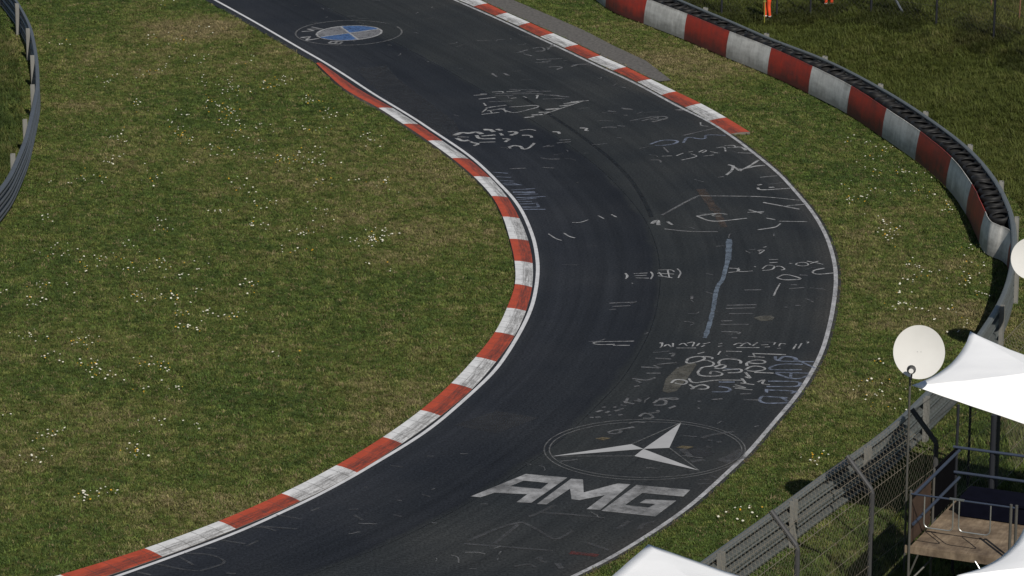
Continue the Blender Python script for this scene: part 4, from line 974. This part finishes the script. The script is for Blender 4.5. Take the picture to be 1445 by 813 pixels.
# bare dry patch near the far left of the road and drier verge by the far barrier
for (x, y, rx, ry, k) in [(262,38,1.9,2.2,.7),(300,42,1.5,2,.55),(118,150,.9,1,.4),(560,365,1.2,1,.4),(520,560,1.5,1.2,.3),(1000,95,6,3,.28),(640,330,1.6,1.5,.3),(1320,450,2.0,1.5,.3),(170,575,1.6,1,.3),(60,640,2,1,.25),(930,80,3,2,.25)]:
    c = at(x, y); dry += k * np.exp(-(((P[:, 0] - c.x) / rx) ** 2 + ((P[:, 1] - c.y) / ry) ** 2))
dry += .18 * np.clip(1 - dist_poly(P, rl) / .8, 0, 1)
green = np.array([.104, .150, .031]); olive = np.array([.156, .172, .045]); straw = np.array([.262, .215, .108]); deep = np.array([.066, .106, .024])
def lerp(a, b, t): return a[None] * (1 - t[:, None]) + b[None] * t[:, None]
colr = np.where((dry < .35)[:, None], lerp(deep, green, np.clip(dry / .35, 0, 1)), np.where((dry < .62)[:, None], lerp(green, olive, np.clip((dry - .35) / .27, 0, 1)), lerp(olive, straw, np.clip((dry - .62) / .4, 0, 1))))
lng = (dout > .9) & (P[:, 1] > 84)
n4 = vnoise(P, 5.5, 21.0, 1)
tone = 1.0 * (1 + .7 * (rng.random(len(P)) - .5)) * (1 + .2 * n3) * (1 + .45 * n4)
colr *= .90 * tone[:, None]
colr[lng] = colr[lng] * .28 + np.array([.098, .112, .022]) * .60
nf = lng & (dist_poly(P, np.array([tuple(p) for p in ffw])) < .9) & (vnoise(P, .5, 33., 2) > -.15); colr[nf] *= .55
dk = rng.random(len(P)) < .07; colr[dk] *= .45
ldist = dist_poly(P, lrail, True); lf = ldist > .5; colr[lf] *= .72; lng = lng | (lf & (rng.random(len(P)) < .6))
sp = (rng.random(len(P)) < .06) & ~lng; colr[sp] = straw * rng.uniform(.6, 1.2, (sp.sum(), 1))
idx = np.where(rng.random(len(P)) < .55, 0, np.where(rng.random(len(P)) < .5, 1, 2)).astype(np.int32)
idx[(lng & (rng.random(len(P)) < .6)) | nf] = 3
rough_out = (dout > 1.0) & (P[:, 1] <= 84) & (rng.random(len(P)) < .25); idx[rough_out] = 3
scl = rng.uniform(.6, 1.45, len(P)) * (1 + .25 * n2) * (1 + .5 * n4)
thin = (rng.random(len(P)) < .45) & (dry > 1.0); keep = ~thin
P, zt, colr, idx, scl = P[keep], zt[keep], colr[keep], idx[keep], scl[keep]
# ragged fringe of grass over the kerb backs and the road verge
kg = spline(G(KG[1:]), .05)[:, :2]; ko = spline(G(RO), .05)[:, :2]; ve = resample(right_edge, .05)[:, :2]
fr_ = np.vstack([kg + rng.normal(0, .035, kg.shape), ko + rng.normal(0, .03, ko.shape), ve + normals2(ve) * -.04 + rng.normal(0, .035, ve.shape)])
fr_ = fr_[rng.random(len(fr_)) < .6]; m_ = len(fr_)
P = np.vstack([P, fr_]); zt = np.r_[zt, np.full(m_, .02)]; idx = np.r_[idx, np.ones(m_, np.int32)]; scl = np.r_[scl, rng.uniform(.5, 1.0, m_)]
colr = np.vstack([colr, np.where((rng.random(m_) < .45)[:, None], straw[None] * .6, green[None] * .8)])
me = bpy.data.meshes.new("grass"); me.vertices.add(len(P))
me.vertices.foreach_set("co", np.c_[P, zt - .038].astype(np.float32).ravel())
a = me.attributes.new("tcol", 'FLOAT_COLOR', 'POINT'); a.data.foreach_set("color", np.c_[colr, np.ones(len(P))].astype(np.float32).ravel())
a = me.attributes.new("pick", 'INT', 'POINT'); a.data.foreach_set("value", idx)
a = me.attributes.new("siz", 'FLOAT', 'POINT'); a.data.foreach_set("value", scl.astype(np.float32))
rot = np.c_[rng.normal(0, .12, (len(P), 2)), rng.uniform(0, 6.283, len(P))].astype(np.float32)
a = me.attributes.new("rot", 'FLOAT_VECTOR', 'POINT'); a.data.foreach_set("vector", rot.ravel())
grass = link("grass", me); tag(grass, "short mown green and straw coloured grass on both sides of the road", "grass", kind="stuff")
ng = bpy.data.node_groups.new("grass_tufts", 'GeometryNodeTree')
ng.interface.new_socket("Geometry", in_out='INPUT', socket_type='NodeSocketGeometry'); ng.interface.new_socket("Geometry", in_out='OUTPUT', socket_type='NodeSocketGeometry')
gi = ng.nodes.new('NodeGroupInput'); go = ng.nodes.new('NodeGroupOutput'); iop = ng.nodes.new('GeometryNodeInstanceOnPoints'); g2i = ng.nodes.new('GeometryNodeGeometryToInstance')
def nat(nm, typ):
    x = ng.nodes.new('GeometryNodeInputNamedAttribute'); x.data_type = typ; x.inputs[0].default_value = nm; return x.outputs[0]
for o in reversed(tufts):
    oi = ng.nodes.new('GeometryNodeObjectInfo'); oi.inputs[0].default_value = o; ng.links.new(oi.outputs['Geometry'], g2i.inputs[0])
ng.links.new(gi.outputs[0], iop.inputs['Points']); ng.links.new(g2i.outputs[0], iop.inputs['Instance']); iop.inputs['Pick Instance'].default_value = True
ng.links.new(nat("pick", 'INT'), iop.inputs['Instance Index']); ng.links.new(nat("siz", 'FLOAT'), iop.inputs['Scale'])
e2r = ng.nodes.new('FunctionNodeEulerToRotation'); ng.links.new(nat("rot", 'FLOAT_VECTOR'), e2r.inputs[0]); ng.links.new(e2r.outputs[0], iop.inputs['Rotation'])
ng.links.new(iop.outputs[0], go.inputs[0])
md = grass.modifiers.new("tufts", 'NODES'); md.node_group = ng

# ------------------------------------------------------------------ flowers
FL = [((60,0,3.128), [(545,25,3,1),(500,143,3,0),(690,130,2,0),(745,137,3,1),(500,188,3,2),(600,190,5,4),(30,198,1,0),(90,190,5,1),(560,258,1,0),(640,270,3,0),(700,267,5,2),(905,278,5,1),(1070,352,3,0),(1000,385,5,4),(430,318,3,1),(490,325,4,4),(540,312,3,0),(290,362,8,1),(690,368,6,0),(790,380,5,0),(850,395,6,2),(915,412,1,1),(410,468,8,3),(590,495,5,0),(650,503,2,0),(740,465,5,6),(815,490,9,4),(565,545,4,0),(600,585,8,8),(640,612,4,3),(330,600,9,1),(400,620,3,0),(800,540,4,2),(870,545,3,0),(840,590,3,3),(930,600,3,0),(975,580,3,0),(760,668,5,3),(855,665,5,2),(290,710,8,2),(345,700,4,0),(630,725,3,0),(960,690,3,0),(1070,712,6,5),(180,790,5,3),(270,785,4,1),(480,768,4,0),(500,795,3,3),(850,790,3,2),(75,805,3,0)]),
 ((300,90,3.128), [(35,95,4,0),(100,115,6,1),(260,100,5,6),(320,75,5,0),(430,170,8,4),(500,205,6,3),(550,215,3,2),(490,235,4,0),(60,195,5,5),(70,225,6,2),(110,260,3,1),(400,280,5,2),(480,295,4,2),(220,300,3,0),(110,310,3,1),(690,330,7,1),(690,345,3,0),(740,350,2,0),(460,390,6,0),(400,388,3,1),(220,395,4,0),(310,425,4,5),(430,440,8,4),(370,455,4,0),(500,440,3,0),(570,442,1,0),(440,470,3,0),(480,520,4,2),(540,535,2,1),(660,525,2,1),(770,530,5,2),(820,545,2,0),(150,570,5,2),(170,620,5,1),(250,620,5,1),(430,645,3,0),(525,655,4,0),(20,668,4,0),(70,660,3,1),(150,710,5,1),(220,705,4,0),(280,705,2,0),(400,750,8,1),(465,735,4,0),(610,770,2,0),(700,770,8,2),(745,770,6,0),(810,745,2,0),(650,800,4,0)]),
 ((0,300,3.128), [(205,35,6,0),(315,150,4,0),(220,155,2,0),(205,190,2,1),(285,195,4,2),(545,135,3,0),(590,155,1,0),(420,210,6,0),(490,205,3,2),(580,205,3,0),(400,255,4,2),(550,245,6,2),(640,255,4,1),(690,225,5,1),(715,75,5,2),(720,30,4,0),(760,275,4,0),(745,235,2,2),(815,270,4,0),(850,250,3,1),(945,190,2,0),(920,230,1,0),(190,325,5,3),(290,320,4,0),(10,365,4,0),(110,400,5,1),(175,400,6,0),(600,375,7,4),(640,385,4,1),(740,380,6,3),(800,385,5,1),(845,345,3,0),(780,455,4,2),(835,465,1,1),(800,505,5,2),(865,515,4,1),(945,450,7,0),(1020,455,4,4),(1065,450,2,0),(1060,305,3,1),(1110,335,5,3),(60,545,3,0),(130,550,6,0),(195,540,1,1),(345,545,3,0),(350,580,5,4),(400,575,3,2),(215,645,6,2),(260,655,2,0),(330,675,2,4),(410,670,4,2),(450,695,5,1),(410,725,4,2),(480,735,3,0),(520,715,2,0),(655,680,3,5),(690,685,2,1),(735,692,4,4),(590,650,1,0),(715,750,1,0),(655,790,2,3),(775,780,5,1)]),
 ((0,540,3.128), [(15,145,4,0),(190,240,6,3),(245,240,3,0),(285,240,2,0),(130,335,5,0),(190,320,3,0),(185,360,1,0),(145,350,1,0),(580,300,6,2),(610,325,2,3),(640,310,3,0),(740,190,3,0),(660,185,2,0),(615,222,1,0),(870,195,4,0),(810,175,1,0),(355,485,5,2),(340,515,4,1),(420,500,5,2),(465,490,4,1)]),
 ((360,300,3.128), [(460,130,5,0),(520,125,6,3),(560,110,6,0),(620,85,4,0),(500,232,2,0),(570,240,2,1),(125,165,3,1),(205,178,2,3),(80,625,1,0),(165,635,1,1)]),
 ((1160,180,3.695), [(145,70,4,1),(215,90,4,0),(330,125,4,1),(275,160,4,1),(215,210,3,0),(290,240,5,2),(400,230,6,2),(460,230,4,1),(540,235,3,0),(150,380,4,4),(205,375,4,2),(125,350,1,2),(120,310,3,1),(270,345,4,1),(340,340,2,0),(470,325,4,1),(545,350,5,1),(250,470,2,0),(330,500,5,0),(340,545,8,4),(380,555,4,2),(350,595,3,1),(640,410,4,2),(665,430,3,1),(760,625,3,2),(820,645,2,0),(460,720,5,1),(510,740,4,0),(740,700,3,1),(880,720,2,1)]),
 ((1140,380,3.695), [(560,50,5,2),(630,35,2,2),(680,55,2,0),(815,40,4,2),(830,75,5,2),(880,130,3,0),(930,135,3,1),(470,90,3,0),(480,130,4,1),(490,180,5,0),(430,205,3,1),(545,205,3,0),(600,225,2,0),(750,220,6,1),(670,265,2,0),(800,265,2,1),(790,325,2,0),(720,330,2,0),(360,480,1,2),(395,500,1,0),(310,590,3,3),(375,655,5,0),(430,600,2,1),(320,685,2,1),(490,710,3,0),(380,715,0,3),(235,635,1,0),(545,635,2,0)]),
 ((960,560,3.387), [(600,285,3,1),(640,300,2,3),(690,290,2,0),(235,560,3,0),(310,550,4,2),(345,560,2,1),(300,605,1,0)])]
white = []; yellow = []
for (ox, oy, s_), cl in FL:
    for x, y, nw, ny in cl:
        for lst, n_ in ((white, nw), (yellow, ny)):
            for k in range(n_):
                sx = rng.normal(0, 27) if nw + ny > 1 else 0; sy = rng.normal(0, 14) if nw + ny > 1 else 0
                lst.append(at(ox + (x + sx) / s_, oy + (y + sy) / s_))
def ok(p):
    a_ = np.array([[p.x, p.y]]); return not (inside(a_, track_poly)[0] or inside(a_, kerb_in)[0] or inside(a_, kerb_out)[0] or -dist_poly(a_, rail, True)[0] > -.15)
white = [p for p in white if ok(p)]; yellow = [p for p in yellow if ok(p)]
def flower_mesh(name, mats, R, petals):
    mb = MB(); mb.tube([(0, 0, -.04), (.004, 0, .045)], .003, 5, 2)
    z = .05
    for k in range(petals):
        a = 2 * math.pi * k / petals; c, s_ = math.cos(a), math.sin(a); wv = R * .30
        mb.add([(c * R * .2, s_ * R * .2, z), (c * R * .7 - s_ * wv, s_ * R * .7 + c * wv, z + .012), (c * R, s_ * R, z + .004), (c * R * .7 + s_ * wv, s_ * R * .7 - c * wv, z + .012)], [(0, 3, 2, 1)], 0)
    mb.tube([(0, 0, z - .004), (0, 0, z + .012), (0, 0, z + .020)], [R * .42, R * .40, R * .2], 9, 1)
    me = bpy.data.meshes.new(name); me.from_pydata(mb.v, [], mb.f)
    for m_ in mats: me.materials.append(m_)
    me.polygons.foreach_set("material_index", mb.m); return me
dm = flower_mesh("daisy", [M['petal'], M['petal'], M['stem']],   .031, 10); ym = flower_mesh("dandelion", [M['yellow'], M['yellow'], M['stem']], .024, 12)
def place(lst, me, name, label, group, cat):
    lst.sort(key=lambda p: p.y)
    for p in lst[:300]:
        o = bpy.data.objects.new(name, me); COL.objects.link(o); o.location = (p.x, p.y, -.005 + random.uniform(0, .02)); o.rotation_euler = (random.gauss(.18, .22), random.gauss(0, .22), random.uniform(0, 6.28))
        s_ = random.uniform(.6, 1.15); o.scale = (s_, s_, s_); tag(o, label, cat, group)
    rest = lst[300:]
    if rest:
        mb = MB(); fl_ = [(tuple(f.vertices), f.material_index) for f in me.polygons]
        for p in rest:
            R_ = Matrix.Translation((p.x, p.y, random.uniform(-.005, .015))) @ Matrix.Rotation(random.uniform(0, 6.28), 4, 'Z') @ Matrix.Rotation(random.gauss(.18, .2), 4, 'X') @ Matrix.Scale(random.uniform(.55, 1.1), 4)
            off = len(mb.v); mb.v += [tuple(R_ @ v_.co) for v_ in me.vertices]
            for f, mi in fl_: mb.f.append(tuple(off + i for i in f)); mb.m.append(mi)
        o = mb.build("distant_" + name, list(me.materials)); tag(o, "far scattering of %s in the mown grass towards the top of the photo" % group.split(" in ")[0], group.split(" in ")[0].split()[-1], kind="stuff")
place(white, dm, "daisy", "small white daisy flowering in the mown grass beside the road", "white daisies in the grass", "daisy")
place(yellow, ym, "dandelion", "small yellow dandelion flowering in the mown grass beside the road", "yellow dandelions in the grass", "dandelion")
print("tufts", len(P), "white", len(white), "yellow", len(yellow))
